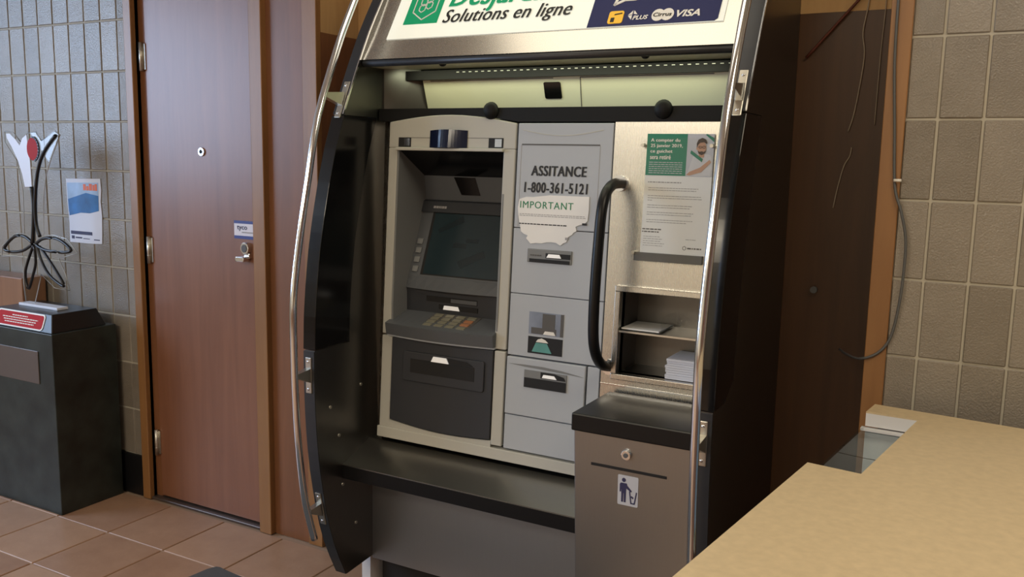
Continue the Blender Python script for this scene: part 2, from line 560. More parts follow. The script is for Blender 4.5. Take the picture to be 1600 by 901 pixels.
# floor: grout bed and single clay tiles
floor = struct(MB().box(-6.4, 3.2, -3.4, 2.95, -0.12, -0.004).build('floor', M['grout']))
FT = 0.309
ft = MB().box(-FT / 2 + 0.0035, FT / 2 - 0.0035, -FT / 2 + 0.0035, FT / 2 - 0.0035, -0.012, 0.0)
ft0 = ft.build('tile', M['floortile'], floor, bevel=0.002, seg=1)
fx0, fy0 = -2.927 + FT / 2, 2.129 + FT / 2
first = True
for i in range(-5, 11):
    for j in range(-9, 1):
        x, y = fx0 + i * FT, fy0 + j * FT
        if x < -4.4 or y > 2.5:
            continue
        o = ft0 if first else ft0.copy()
        if not first:
            COL.objects.link(o)
            o.parent = floor
        first = False
        o.location = (x, y, random.uniform(-0.0006, 0.0006))
ceiling = struct(MB().box(-6.4, 3.2, -3.4, 2.95, 2.75, 2.85).build('ceiling', M['ceiling']))

# the rest of the room, behind and beside the photographer
struct(MB().box(-6.4, 3.2, -3.5, -3.4, 0, 2.75).build('wall_front', M['cream']))
struct(MB().box(-6.5, -6.4, -3.4, 2.95, 0, 2.75).build('wall_left', M['cream']))
struct(MB().box(3.2, 3.3, -3.4, 2.95, 0, 2.75).build('wall_right', M['benchwood']))
struct(MB().box(-6.4, 3.2, -3.4, -3.38, 0, 0.55).build('bench_front', M['benchwood']))  # unseen low dark bench front, put in for the steel panel to reflect

# glazed wall tiles, one object each
wt = MB().box(-TW / 2 + 0.003, TW / 2 - 0.003, -0.003, 0.010, -TH / 2 + 0.003, TH / 2 - 0.003)
wt0 = wt.build('tile', M['walltile'], wall_back, bevel=0.0022, seg=1)
first = True
def put_tile(x, z, sx=1.0):
    global first
    o = wt0 if first else wt0.copy()
    if not first:
        COL.objects.link(o)
        o.parent = wall_back
    first = False
    o.location = (x, WY + random.uniform(-0.0008, 0.0008), z)
    o.scale = (sx, 1, 1)
    o.rotation_euler = (R(random.uniform(-0.35, 0.35)), 0, R(random.uniform(-0.5, 0.5)))
for k in range(-3, 9):
    z = ROW0 - (k + 0.5) * TH
    for c in range(-6, 7):
        put_tile(-3.87 + (c + 0.5) * TW, z)
    put_tile(-3.163 + 0.028, z, 0.56)
for k in range(-3, 8):
    z = ROW0 - (k + 0.5) * TH
    put_tile(-0.153 - 0.0375, z, 0.72)
    for c in range(0, 9):
        put_tile(-0.153 + (c + 0.5) * TW, z)

# black base strip under the left tiles
bb = struct(MB().box(-6.4, -3.105, WY - 0.010, WY + 0.01, 0.0, 0.178).build('baseboard_left', M['rubber'], bevel=0.003))

# door with casing
t1 = struct(MB().box(-3.104, -3.060, WY - 0.020, WY + 0.04, 0, 2.20).build('trim_1', M['casing'], bevel=0.003))
t2 = struct(MB().box(-2.430, -2.370, WY - 0.024, WY + 0.04, 0, 2.20).build('trim_2', M['casing'], bevel=0.003))
t3 = struct(MB().box(-3.060, -2.430, WY - 0.020, WY + 0.04, 2.14, 2.20).build('trim_3', M['casing'], bevel=0.003))
t4 = struct(MB().box(-2.370, -2.195, WY + 0.002, WY + 0.02, 0, 2.75).build('trim_4', M['panelwood']))
t5 = struct(MB().box(-2.195, -2.130, WY - 0.006, WY + 0.02, 0, 2.75).build('trim_5', M['casing'], bevel=0.002))
sill = struct(MB().box(-3.06, -2.43, WY - 0.012, WY + 0.06, 0, 0.012).build('trim_6', M['bronze'], bevel=0.003))
DY = WY + 0.012
door = struct(MB().box(-3.022, -2.432, DY, DY + 0.045, 0.018, 2.135).build('door_1', M['door'], bevel=0.002))
jamb = struct(MB().box(-3.060, -3.024, DY + 0.004, DY + 0.05, 0, 2.14).build('trim_7', M['panelwood']))
for z in (1.835, 1.066, 0.250):
    m = MB()
    m.tube([(-3.036, DY - 0.008, z - 0.055), (-3.036, DY - 0.008, z + 0.055)], 0.0085, 10, 1)
    for q in (-0.022, 0.0, 0.022):
        m.tube([(-3.036, DY - 0.008, z + q - 0.001), (-3.036, DY - 0.008, z + q + 0.001)], 0.0092, 10, 1)
    m.box(-3.036, -3.018, DY - 0.004, DY + 0.002, z - 0.05, z + 0.05)
    m.build('hinge', M['zinc'], door)
fd = back(DY)
pe = MB().disc(fd, -2.722, 1.467, 0.017, 0.017, -0.002, 0.006).build('peephole', M['chrome'], door, bevel=0.002)
MB().disc(fd, -2.722, 1.467, 0.008, 0.008, 0.005, 0.0075).build('lens', M['black'], pe)
lk = MB().disc(fd, -2.492, 1.108, 0.021, 0.023, -0.002, 0.020).build('lock_cylinder', M['chrome'], door, bevel=0.002)
MB().disc(fd, -2.492, 1.108, 0.013, 0.015, 0.019, 0.022).build('keyway', M['greyprint'], lk)
m = MB()
m.ppoly(fd, rrect(-2.522, -2.476, 1.058, 1.078, 0.009), 0.008, 0.040)
m.box(-2.500, -2.470, DY - 0.016, DY + 0.002, 1.070, 1.090)
m.build('pull_lever', M['chrome'], lk, bevel=0.003)
st = MB().pbox(fd, -2.560, -2.436, 1.142, 1.211, -0.001, 0.0015).build('name_sticker', M['stickerwhite'], door, label='white and blue sticker above the lock')
MB().pbox(fd, -2.560, -2.436, 1.200, 1.211, 0.001, 0.002).build('blue_band', M['signblue'], st)
MB().pbox(fd, -2.560, -2.436, 1.142, 1.154, 0.001, 0.002).build('blue_band', M['signblue'], st)
text('lettering', 'tyco', fd, -2.545, -2.492, 1.172, 1.193, 0.0022, M['navyink'], st, bold=0.02)
dashes(fd, -2.520, -2.448, 1.165, 0.004, 0.0022, M['inkgrey'], st, 1)

# alcove: wooden return, wooden back board with a pale band above, trim on the right
m = MB()
m.box(AX0 - 0.02, AX0, WY + 0.02, AY, 0, 1.888)
struct(m.build('wall_alcove_left', M['panelwood']))
struct(MB().box(AX0 - 0.02, AX0, WY + 0.02, AY, 1.888, 2.75).build('trim_8', M['palewood']))
struct(MB().box(AX0 - 0.02, AX1 + 0.10, AY, AY + 0.03, 0, 1.888).build('wall_alcove_back', M['shadedwood']))
struct(MB().box(AX0 - 0.02, AX1 + 0.10, AY - 0.001, AY + 0.03, 1.888, 2.75).build('trim_9', M['palewood']))
rtm = struct(MB().box(AX1, -0.226, WY - 0.010, AY, 0, 2.75).build('trim_10', M['casing'], bevel=0.002))

# ================================================================== KIOSK SURROUND
def spl(tab, z):
    for (a, ya), (b, yb) in zip(tab, tab[1:]):
        if z <= b:
            u = (z - a) / (b - a)
            return ya + (yb - ya) * u
    return tab[-1][1]
FR = [(0.10, 2.150), (0.127, 2.132), (0.23, 2.082), (0.31, 2.055), (0.40, 2.033), (0.53, 2.010), (0.62, 2.001), (0.70, 1.996), (0.80, 1.993), (0.90, 1.994), (1.0, 1.998), (1.1, 2.009),
      (1.2, 2.024), (1.3, 2.046), (1.4, 2.072), (1.49, 2.100), (1.585, 2.138), (1.67, 2.178), (1.76, 2.222), (1.86, 2.276), (1.95, 2.335), (2.05, 2.400), (2.15, 2.470), (2.22, 2.520)]
def front(z):
    return spl(FR, z)
def frange(z0, z1, n):
    return [z0 + (z1 - z0) * k / n for k in range(n + 1)]
XL0, XL1 = -1.790, -1.750
XR0, XR1 = -0.585, -0.545
KB = AY - 0.004

kiosk = thing('kiosk_surround', (-1.17, 2.4, 0), 'curved steel kiosk surround with chrome side tubes, standing in the wooden alcove', 'kiosk')
ACD = 0.160
for (xa, xb, right) in ((XL0, XL1, False), (XR0, XR1, True)):
    prof = [(front(z), z) for z in frange(0.127, 0.888, 16)]
    if right:
        prof += [(front(0.888) + 0.085, 0.888), (front(0.93) + ACD, 0.930)]
    else:
        prof += [(front(0.888) + ACD, 0.888)]
    prof += [(front(z) + ACD, z) for z in frange(0.94, 1.585, 12)]
    prof += [(front(z), z) for z in frange(1.5851, 2.22, 12)]
    prof += [(KB, 2.22), (KB, 0.137), (2.27, 0.137)]
    sp = MB().prism(prof, xa, xb).build('side_panel', M['darksteel'], kiosk, label=('right' if right else 'left') + ' curved side panel')
    # black smoked insert
    ins = [(front(z) - 0.002, z) for z in frange(0.890, 1.583, 14)]
    ins += [(front(z) + ACD - 0.001, z) for z in frange(1.583, 0.932, 12)]
    if right:
        ins += [(front(0.89) + 0.085, 0.890)]
    else:
        ins += [(front(0.89) + ACD - 0.001, 0.890)]
    MB().prism(ins, xa - 0.003, xb + 0.003).build('smoked_insert', M['smoke'], kiosk, bevel=0.0015, label='black insert of the side panel')
    # grey front edging above and below the insert, and a bright inner lip
    for z0, z1 in ((0.128, 0.885), (1.588, 2.20)):
        e = MB()
        zz = frange(z0, z1, 12)
        for a, b in zip(zz, zz[1:]):
            e.hexa([(xa, front(a) - 0.004, a), (xb, front(a) - 0.004, a), (xb, front(a), a), (xa, front(a), a),
                    (xa, front(b) - 0.004, b), (xb, front(b) - 0.004, b), (xb, front(b), b), (xa, front(b), b)])
        e.build('front_edging', M['edge'], kiosk)
    e = MB()
    zz = frange(1.588, 2.20, 12)
    lx0, lx1 = (xb - 0.003, xb + 0.001) if not right else (xb - 0.001, xb + 0.003)
    for a, b in zip(zz, zz[1:]):
        e.hexa([(lx0, front(a) - 0.006, a), (lx1, front(a) - 0.006, a), (lx1, front(a), a), (lx0, front(a), a),
                (lx0, front(b) - 0.006, b), (lx1, front(b) - 0.006, b), (lx1, front(b), b), (lx0, front(b), b)])
    e.build('bright_lip', M['chrome'], kiosk)
    # tube and its brackets
    tx = (xa + xb) / 2
    TP = [(0.29, 2.003), (0.36, 1.982), (0.436, 1.962), (0.54, 1.947), (0.65, 1.936), (0.76, 1.930), (0.862, 1.927), (1.0, 1.926), (1.10, 1.935), (1.266, 1.968), (1.40, 2.000), (1.575, 2.044), (1.78, 2.135), (1.90, 2.200), (2.0, 2.262), (2.1, 2.330), (2.2, 2.40)]
    tb = MB().tube([(tx, y, z) for z, y in TP], 0.0108, 14, 3).build('side_tube', M['chrome'], kiosk, label=('right' if right else 'left') + ' bowed chrome tube')
    for z in (0.378, 0.812, 1.632):
        y = front(z); ty = spl(TP, z)
        sl = (front(z + 0.05) - front(z - 0.05)) / 0.1
        b = MB()
        def pl(xx, zz_, d):
            return (xx, y + sl * (zz_ - z) - d, zz_)
        b.pbox(pl, tx - 0.011, tx + 0.011, z - 0.055, z + 0.055, -0.001, 0.0065)
        bk = b.build('bracket', M['zinc'], kiosk, bevel=0.002)
        a = MB()
        a.prism([(y - 0.005, z + 0.022), (y - 0.005, z - 0.022), (ty + 0.004, z + 0.002), (ty + 0.004, z + 0.016)], tx - 0.010, tx + 0.010)
        a.build('bracket_arm', M['zinc'], bk)
        for q in (-0.042, 0.042):
            s = MB()
            s.dome((tx, y + sl * q - 0.006, z + q), 0.005, 0.003, 8, 3)
            s.build('screw', M['chrome'], bk)

# screw heads on the inner face of the left panel
for y, z in ((2.116, 0.435), (2.10, 0.60), (2.21, 0.74), (2.18, 0.285), (2.06, 0.70)):
    MB().tube([(XL1 - 0.001, y, z), (XL1 + 0.003, y, z)], 0.0055, 8, 1).build('screw', M['zinc'], kiosk)
# reveal strips between the side panels and the machine front
MB().hexa([(-1.752, 2.300, 0.55), (-1.706, 2.262, 0.55), (-1.704, 2.30, 0.55), (-1.752, 2.34, 0.55),
           (-1.752, 2.345, 1.585), (-1.704, 2.325, 1.585), (-1.702, 2.36, 1.585), (-1.752, 2.39, 1.585)]).build('reveal_strip', M['steelv'], kiosk)

# header: leaning steel front with a sign, lip, underside, perforated bar, inner canopy panel
hz1 = 2.16
hx0, hx1 = XL1, XR0
hd = MB()
hd.hexa([sign(hx0, 1.755), sign(hx1, 1.755), (hx1, 2.45, 1.757), (hx0, 2.45, 1.757),
         sign(hx0, hz1), sign(hx1, hz1), (hx1, KB, hz1), (hx0, KB, hz1)])
header = hd.build('header_box', M['steelv'], kiosk)
MB().tube([(hx0 + 0.004, 2.232, 1.744), (hx1 - 0.004, 2.232, 1.744)], 0.0105, 12, 1).build('header_lip', M['edge'], kiosk, label='dark rounded lip under the header')
MB().box(hx0, hx1, 2.236, 2.40, 1.738, 1.752).build('canopy_underside', M['canopyin'], kiosk)
for x in (-1.475, -0.845):
    MB().dome((x, 2.255, 1.739), 0.012, 0.010, 12, 4, '-z').build('catch_knob', M['blackplastic'], kiosk)
pb = MB().box(-1.69, XR0, 2.372, 2.392, 1.704, 1.732).build('perforated_bar', M['black'], kiosk)
for k in range(40):
    x = -1.50 + k * 0.0222
    MB().box(x, x + 0.009, 2.3705, 2.3735, 1.7235, 1.7258).build('lit_slot', M['white'], pb)
fc = lambda x, z, d=0.0: (x, 2.43 - (z - 1.60) * 0.35 - d, z)
cp = MB().pbox(fc, -1.64, XR0, 1.585, 1.712, -0.012, 0.0).build('canopy_panel', M['canopyin'], kiosk)
MB().pbox(fc, -1.655, XR0, 1.713, 1.717, -0.012, 0.004).build('canopy_seam', M['black'], cp)
MB().ppoly(fc, [(-1.10, 1.620), (-1.098, 1.620), (-1.092, 1.700), (-0.70, 1.700), (-0.70, 1.7025), (-1.094, 1.7025)], -0.002, 0.0015).build('canopy_seam', M['greyprint'], cp)
MB().ppoly(fc, [(-1.61, 1.700), (-1.18, 1.700), (-1.18, 1.7025), (-1.612, 1.7025)], -0.002, 0.0015).build('canopy_seam', M['greyprint'], cp)
MB().ppoly(fc, rrect(-1.213, -1.158, 1.643, 1.690, 0.005), -0.002, 0.003).build('camera_window', M['smoke'], cp, label='small black square camera window')
# dark inner cheek on the left of the canopy
MB().hexa([(-1.751, 2.33, 1.585), (-1.744, 2.33, 1.585), (-1.628, 2.45, 1.585), (-1.64, 2.46, 1.585),
           (-1.751, 2.33, 1.738), (-1.744, 2.33, 1.738), (-1.66, 2.41, 1.738), (-1.67, 2.42, 1.738)]).build('canopy_cheek', M['darksteel'], kiosk)
# black band above the machine front, arched over the screen unit
band = [(-1.745, 1.612), (XR0, 1.612), (XR0, 1.571), (-1.243, 1.571)]
band += [(-1.243 - k / 10 * 0.455, 1.571 + 0.020 * math.sin(PI * k / 10)) for k in range(1, 10)] + [(-1.70, 1.573), (-1.745, 1.573)]
MB().ppoly(fasc, band, -0.03, -0.002).build('black_band', M['band'], kiosk)
for x in (-1.335, -0.806):
    MB().dome((x, 2.302, 1.603), 0.026, 0.016, 18, 5).build('black_dome', M['band'], kiosk, label='small black dome on the band')  # plain black dome, gives no light

# sign face
sg = MB().ppoly(sign, [(-1.683, 1.815), (-0.645, 1.815), (-0.645, 2.10), (-1.683, 2.10)], -0.004, 0.003).build('sign_face', M['signwhite'], kiosk, label='white sign with green square and navy block')
MB().ppoly(sign, [(-1.017, 1.816), (-0.668, 1.816), (-0.660, 1.822), (-0.655, 2.098), (-1.012, 2.098)], 0.002, 0.0045).build('navy_block', M['signnavy'], sg)
MB().ppoly(sign, [(-1.640, 1.859), (-1.518, 1.859), (-1.518, 1.985), (-1.640, 1.985)], 0.002, 0.0045).build('green_square', M['signgreen'], sg)
def ring(f, pts, w, d0, d1, mb=None, close=True):
    mb = mb or MB()
    n = len(pts)
    for i in range(n if close else n - 1):
        a = Vector(pts[i]); b = Vector(pts[(i + 1) % n])
        t = (b - a).normalized(); nn = Vector((-t.y, t.x)) * w / 2
        a = a - t * w * 0.3; b = b + t * w * 0.3
        mb.ppoly(f, [tuple(a + nn), tuple(b + nn), tuple(b - nn), tuple(a - nn)], d0, d1)
    return mb
cxs, czs = -1.577, 1.921
hexp = [(cxs + 0.047 * math.sin(R(60 * k)), czs + 0.050 * math.cos(R(60 * k))) for k in range(6)]
ring(sign, hexp, 0.0035, 0.0042, 0.0055).build('hexagon_outline', M['white'], sg)
m = MB()
for dx, dz in ((-0.011, -0.013), (0.011, -0.004), (-0.011, 0.008), (0.008, 0.016)):
    ring(sign, [(cxs + dx + 0.012 * math.sin(R(60 * k)), czs + dz + 0.013 * math.cos(R(60 * k))) for k in range(6)], 0.003, 0.0042, 0.0055, m)
m.build('honeycomb_mark', M['white'], sg)
text('lettering', 'Solutions en ligne', sign, -1.497, -1.078, 1.843, 1.897, 0.0052, M['ink'], sg, shear=0.24, bold=0.0, fat=0.0013, space=1.05)
text('lettering', 'Desjardins', sign, -1.492, -1.110, 1.884, 1.977, 0.0052, M['signgreen'], sg, shear=0.24, bold=0.0, fat=0.0026, space=1.04)
# white script on the navy block, above the card marks
m = MB()
ring(sign, [(-0.952, 1.876), (-0.938, 1.925), (-0.93, 1.97)], 0.008, 0.0045, 0.006, m, False)
ring(sign, [(-0.952, 1.876), (-0.925, 1.888), (-0.895, 1.888), (-0.872, 1.897), (-0.85, 1.890), (-0.832, 1.900), (-0.812, 1.892), (-0.79, 1.915)], 0.007, 0.0045, 0.006, m, False)
ring(sign, [(-0.845 + 0.016 * math.sin(R(45 * k)), 1.912 + 0.018 * math.cos(R(45 * k))) for k in range(8)], 0.006, 0.0045, 0.006, m)
m.build('script_mark', M['white'], sg)
# card marks
ya = MB().ppoly(sign, rrect(-0.960, -0.918, 1.822, 1.857, 0.006), 0.004, 0.006).build('yellow_card_mark', M['yellow'], sg)
m = MB()
m.ppoly(sign, [(-0.952, 1.826), (-0.942, 1.826), (-0.942, 1.838), (-0.952, 1.838)], 0.006, 0.007)
m.ppoly(sign, [(-0.944, 1.845), (-0.923, 1.848), (-0.923, 1.851), (-0.944, 1.848)], 0.006, 0.007)
m.build('card_mark_detail', M['ink'], ya)
m = MB()
for dx in (0, 0.0135):
    m.ppoly(sign, [(-0.905 + dx, 1.843), (-0.8935 + dx, 1.856), (-0.8935 + dx, 1.845)] if dx == 0 else [(-0.890, 1.856), (-0.879, 1.844), (-0.890, 1.846)], 0.0045, 0.006)
m.ppoly(sign, [(-0.905, 1.841), (-0.8935, 1.843), (-0.8935, 1.830)], 0.0045, 0.006)
m.build('diamond_mark', M['white'], sg)
text('lettering', 'PLUS', sign, -0.890, -0.848, 1.829, 1.841, 0.006, M['white'], sg, shear=0.2, bold=0.03)
m = MB()
m.disc(sign, -0.821, 1.839, 0.0175, 0.0165, 0.0045, 0.006)
m.disc(sign, -0.796, 1.8395, 0.0175, 0.0165, 0.0045, 0.0058)
cm = m.build('double_circle_mark', M['white'], sg)
text('lettering', 'Cirrus', sign, -0.834, -0.784, 1.834, 1.845, 0.0068, M['ink'], cm, shear=0.15, bold=0.02)
text('lettering', 'VISA', sign, -0.772, -0.708, 1.830, 1.849, 0.006, M['white'], sg, shear=0.25, bold=0.03)

# right-hand steel panel with a pigeon-hole box and a grab handle
SX0, SX1 = -0.940, XR0
hxa, hxb, hza, hzb = -0.888, -0.610, 0.885, 1.112
m = MB()
m.pbox(fasc, SX0, SX1, hzb, 1.570, -0.02, 0)
m.pbox(fasc, SX0, SX1, 0.560, hza, -0.02, 0)
m.pbox(fasc, SX0, hxa, hza, hzb, -0.02, 0)
m.pbox(fasc, hxb, SX1, hza, hzb, -0.02, 0)
m.build('steel_panel', M['steelv'], kiosk)
MB().pbox(fasc, SX0, SX1, 0.846, 0.850, -0.001, 0.002).build('panel_seam', M['chrome'], kiosk)
m = MB()
for a in ((hxa - 0.016, hxb + 0.016, hzb, hzb + 0.016), (hxa - 0.016, hxb + 0.016, hza - 0.016, hza), (hxa - 0.016, hxa, hza, hzb), (hxb, hxb + 0.016, hza, hzb)):
    m.pbox(fasc, *a, -0.001, 0.022)
sb = m.build('shelf_frame', M['steelv'], kiosk, bevel=0.002)
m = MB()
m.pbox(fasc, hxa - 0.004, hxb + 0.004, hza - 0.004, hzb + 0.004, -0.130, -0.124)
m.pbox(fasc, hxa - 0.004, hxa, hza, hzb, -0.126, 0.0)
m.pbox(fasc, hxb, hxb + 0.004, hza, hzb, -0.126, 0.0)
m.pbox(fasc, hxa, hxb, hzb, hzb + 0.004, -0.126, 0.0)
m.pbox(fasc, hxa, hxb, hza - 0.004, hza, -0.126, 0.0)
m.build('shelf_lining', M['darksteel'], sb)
MB().pbox(fasc, hxa, hxb, 1.000, 1.005, -0.124, 0.016).build('shelf', M['steel'], sb)
HP = [(2.290, 1.405), (2.235, 1.402), (2.190, 1.380), (2.164, 1.335), (2.150, 1.250), (2.140, 1.167), (2.134, 1.082), (2.137, 1.000), (2.158, 0.950), (2.200, 0.915), (2.262, 0.897)]
MB().tube([(-0.915, y, z) for y, z in HP], 0.0145, 14, 4).build('grab_handle', M['blackplastic'], kiosk, label='bowed black grab handle')
for y, z in ((2.286, 1.405), (2.257, 0.897)):
    MB().tube([(-0.915, y - 0.006, z), (-0.915, y + 0.004, z)], 0.022, 16, 1).build('handle_rose', M['chrome'], kiosk)

# base: sloping steel ledge with black edge, leaning lower panel, dark toe space, foot post
MB().prism([(2.252, 0.552), (2.118, 0.500), (2.118, 0.497), (2.27, 0.497), (2.29, 0.55)], XL1, XR0).build('sloping_ledge', M['ledgesteel'], kiosk)
MB().box(XL1, XR0, 2.116, 2.275, 0.455, 0.497).build('ledge_edge', M['blackplastic'], kiosk, label='black edge under the ledge')
MB().box(XL1, XR0, 2.268, 2.30, 0.128, 0.456).build('lower_panel', M['lowsteel'], kiosk)
MB().box(XL1 + 0.01, XR0, 2.31, 2.35, 0.0, 0.14).build('toe_board', M['black'], kiosk)
MB().box(-1.800, -1.765, 2.275, 2.345, 0.0, 0.138).build('foot_post', M['counteredge'], kiosk)
MB().box(XL1, XR0, KB - 0.03, KB, 0.14, 2.16).build('back_board', M['black'], kiosk)
MB().box(XR0 - 0.03, XR1, 2.30, 2.36, 0.0, 0.138).build('foot_post', M['counteredge'], kiosk)

# ================================================================== CASH MACHINE (screen unit and deposit column)
atm = thing('cash_machine', (-1.3, 2.4, 0.56), 'grey cash machine with dark screen and keypad shelf, set into the steel kiosk', 'cash machine')
L0, L1 = -1.700, -1.247
m = MB()
arch = [(L1, 1.492), (L1, 1.567)] + [(L1 + (L0 - L1) * k / 12, 1.567 + 0.0235 * math.sin(PI * k / 12) + 0.004 * k / 12) for k in range(1, 12)] + [(L0, 1.571), (L0, 1.492)]
m.ppoly(fasc, arch, -0.03, 0.0)
fr = m.build('top_bezel', M['fascia'], atm, bevel=0.003)
MB().pbox(fasc, L0, -1.667, 0.905, 1.492, -0.03, 0.0).build('left_upright', M['fascia'], atm, bevel=0.003)
MB().pbox(fasc, -1.287, L1, 0.903, 1.492, -0.03, 0.0).build('right_upright', M['fascia'], atm, bevel=0.003)
MB().pbox(fasc, L0, -1.660, 0.602, 0.900, -0.03, 0.0).build('left_upright', M['fascia'], atm, bevel=0.003)
MB().pbox(fasc, -1.284, L1, 0.612, 0.898, -0.03, 0.002).build('right_upright', M['fascia'], atm, bevel=0.003)
m = MB()
low = [(-1.660, 0.602), (-1.284, 0.602)] + [(-1.284 + (-1.660 + 1.284) * k / 10, 0.624 + 0.006 * k / 10 - 0.012 * math.sin(PI * k / 10)) for k in range(11)]
m.ppoly(fasc, low, -0.03, 0.001)
m.build('bottom_bezel', M['fascia'], atm)
MB().pbox(fasc, -1.705, -0.94, 0.570, 0.604, -0.03, 0.004).build('base_rail', M['fascia'], atm, bevel=0.002)
# ledge lip over the screen opening, mirrors, dome camera
MB().pbox(fasc, -1.668, -1.284, 1.484, 1.493, -0.02, 0.012).build('ledge_lip', M['fascia'], fr, bevel=0.002)
for x0, x1 in ((-1.663, -1.616), (-1.338, -1.288)):
    w = MB().pbox(fasc, x0, x1, 1.495, 1.524, -0.005, 0.0008).build('mirror', M['black'], fr)
    MB().pbox(fasc, x0 + 0.022, x1 - 0.005, 1.498, 1.521, 0.0005, 0.0022).build('mirror_glass', M['chrome'], w)
MB().pbox(fasc, -1.616, -1.338, 1.5225, 1.5240, -0.002, 0.0006).build('seam', M['greyprint'], fr)
dm = MB()
n = 14
cols = []
for i in range(n + 1):
    u = -1 + 2 * i / n
    x = -1.478 + u * 0.067
    b = 0.022 * math.cos(u * PI / 2 * 0.92)
    cols.append([fasc(x, 1.494, b), fasc(x, 1.545 + 0.003 * (1 - u * u), b * 0.8), fasc(x, 1.545, -0.01)])
for a, b in zip(cols, cols[1:]):
    for k in range(2):
        dm.face([a[k], b[k], b[k + 1], a[k + 1]]).smooth = True
dm.face([c[0] for c in cols] + [fasc(-1.411, 1.494, -0.005), fasc(-1.545, 1.494, -0.005)])
dm.build('camera_dome', M['navyglass'], fr, label='glossy dark blue camera cover')
# screen recess
rx0, rx1 = -1.660, -1.284
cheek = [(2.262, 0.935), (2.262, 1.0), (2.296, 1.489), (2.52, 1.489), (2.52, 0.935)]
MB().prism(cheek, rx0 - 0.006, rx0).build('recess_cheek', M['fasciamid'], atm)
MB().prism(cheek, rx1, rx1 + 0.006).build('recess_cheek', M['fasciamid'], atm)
MB().prism([(2.300, 1.484), (2.310, 1.492), (2.445, 1.414), (2.435, 1.405)], rx0, rx1).build('recess_roof', M['smoke'], atm, label='black sloping underside of the hood')
vp = MB().prism([(2.434, 1.408), (2.45, 1.408), (2.46, 1.318), (2.446, 1.318)], rx0, rx1).build('recess_back', M['darkgrey'], atm)
fv = lambda x, z, d=0.0: (x, 2.434 + (1.408 - z) * 0.13 - d, z)
MB().ppoly(fv, [(-1.545, 1.402), (-1.466, 1.402), (-1.450, 1.346), (-1.520, 1.346)], -0.001, 0.002).build('camera_window', M['smoke'], vp)
scn_y = lambda z: 2.345 + (z - 1.085) * 0.395
fs = lambda x, z, d=0.0: (x, scn_y(z) - d * 0.93, z - d * 0.37)
bez = MB().pbox(fs, rx0, rx1, 1.080, 1.322, -0.015, 0.0).build('screen_bezel', M['darkgrey'], atm)
MB().pbox(fs, rx0, rx1, 1.292, 1.326, -0.002, 0.010).build('badge_bar', M['charcoal'], bez)
dashes(fs, -1.615, -1.562, 1.305, 0.007, 0.0112, M['inkgrey'], bez, 2)
MB().pbox(fs, -1.616, rx1, 1.092, 1.292, -0.001, 0.0012).build('screen_gasket', M['black'], bez)
sc_ = MB().pbox(fs, -1.606, -1.300, 1.096, 1.286, 0.0, 0.0018).build('screen', M['screen'], bez)
m = MB()
m.ppoly(fs, [(-1.585, 1.235), (-1.50, 1.280), (-1.49, 1.262), (-1.575, 1.225)], 0.001, 0.0023)
m.ppoly(fs, [(-1.49, 1.140), (-1.40, 1.178), (-1.39, 1.160), (-1.47, 1.120)], 0.001, 0.0023)
m.pbox(fs, -1.515, -1.465, 1.182, 1.196, 0.001, 0.0023)
m.pbox(fs, -1.470, -1.425, 1.200, 1.212, 0.001, 0.0023)
m.build('screen_image', M['screenmark'], sc_)
for z in (1.196, 1.168, 1.139, 1.110):
    MB().pbox(fs, -1.652 + (1.196 - z) * 0.04, -1.631 + (1.196 - z) * 0.04, z - 0.008, z + 0.008, 0.0, 0.006).build('side_key', M['fasciamid'], bez, bevel=0.0015)
m = MB()
led = []
for k in range(11):
    x = rx0 + (rx1 - rx0) * k / 10
    led.append((x, 0.018 * math.sin(PI * k / 10)))
for (xa, ba), (xb, bb_) in zip(led, led[1:]):
    m.hexa([(xa, 2.332 - ba, 1.048), (xb, 2.332 - bb_, 1.048), (xb, 2.36, 1.048), (xa, 2.36, 1.048),
            (xa, 2.346 - ba * 0.3, 1.086), (xb, 2.346 - bb_ * 0.3, 1.086), (xb, 2.37, 1.086), (xa, 2.37, 1.086)])
m.build('screen_sill', M['darkgrey'], atm)
cpn = MB().box(rx0, rx1, 2.338, 2.36, 0.960, 1.050).build('card_panel', M['charcoal'], atm)
fk = back(2.338)
MB().pbox(fk, -1.583, -1.395, 1.010, 1.027, -0.001, 0.002).build('receipt_slot', M['black'], cpn)
MB().pbox(fk, -1.490, -1.395, 1.012, 1.024, 0.001, 0.003).build('slot_cover', M['darkgrey'], cpn)
cs = MB().pbox(fk, -1.535, -1.392, 0.988, 1.003, -0.001, 0.003).build('card_slot', M['black'], cpn)
MB().ppoly(fk, [(-1.518, 0.988), (-1.457, 0.988), (-1.463, 1.001), (-1.514, 1.001)], 0.002, 0.005).build('lit_marker', M['led'], cs)
# keypad shelf with bulging front
m = MB()
S = []
for k in range(15):
    x = rx0 - 0.014 + (rx1 + 0.002 - rx0 + 0.014) * k / 14
    S.append((x, 2.238 - 0.020 * math.sin(PI * k / 14)))
for (xa, ya_), (xb, yb_) in zip(S, S[1:]):
    m.hexa([(xa, ya_ + 0.006, 0.908), (xb, yb_ + 0.006, 0.908), (xb, 2.345, 0.908), (xa, 2.345, 0.908),
            (xa, ya_, 0.945), (xb, yb_, 0.945), (xb, 2.345, 0.976), (xa, 2.345, 0.976)])
ks = m.build('keypad_shelf', M['darkgrey'], atm)
m = MB()
for (xa, ya_), (xb, yb_) in zip(S, S[1:]):
    m.hexa([(xa, ya_ + 0.012, 0.9015), (xb, yb_ + 0.012, 0.9015), (xb, 2.30, 0.9015), (xa, 2.30, 0.9015),
            (xa, ya_ + 0.010, 0.9075), (xb, yb_ + 0.010, 0.9075), (xb, 2.30, 0.9075), (xa, 2.30, 0.9075)])
m.build('shelf_trim', M['fasciacool'], atm)
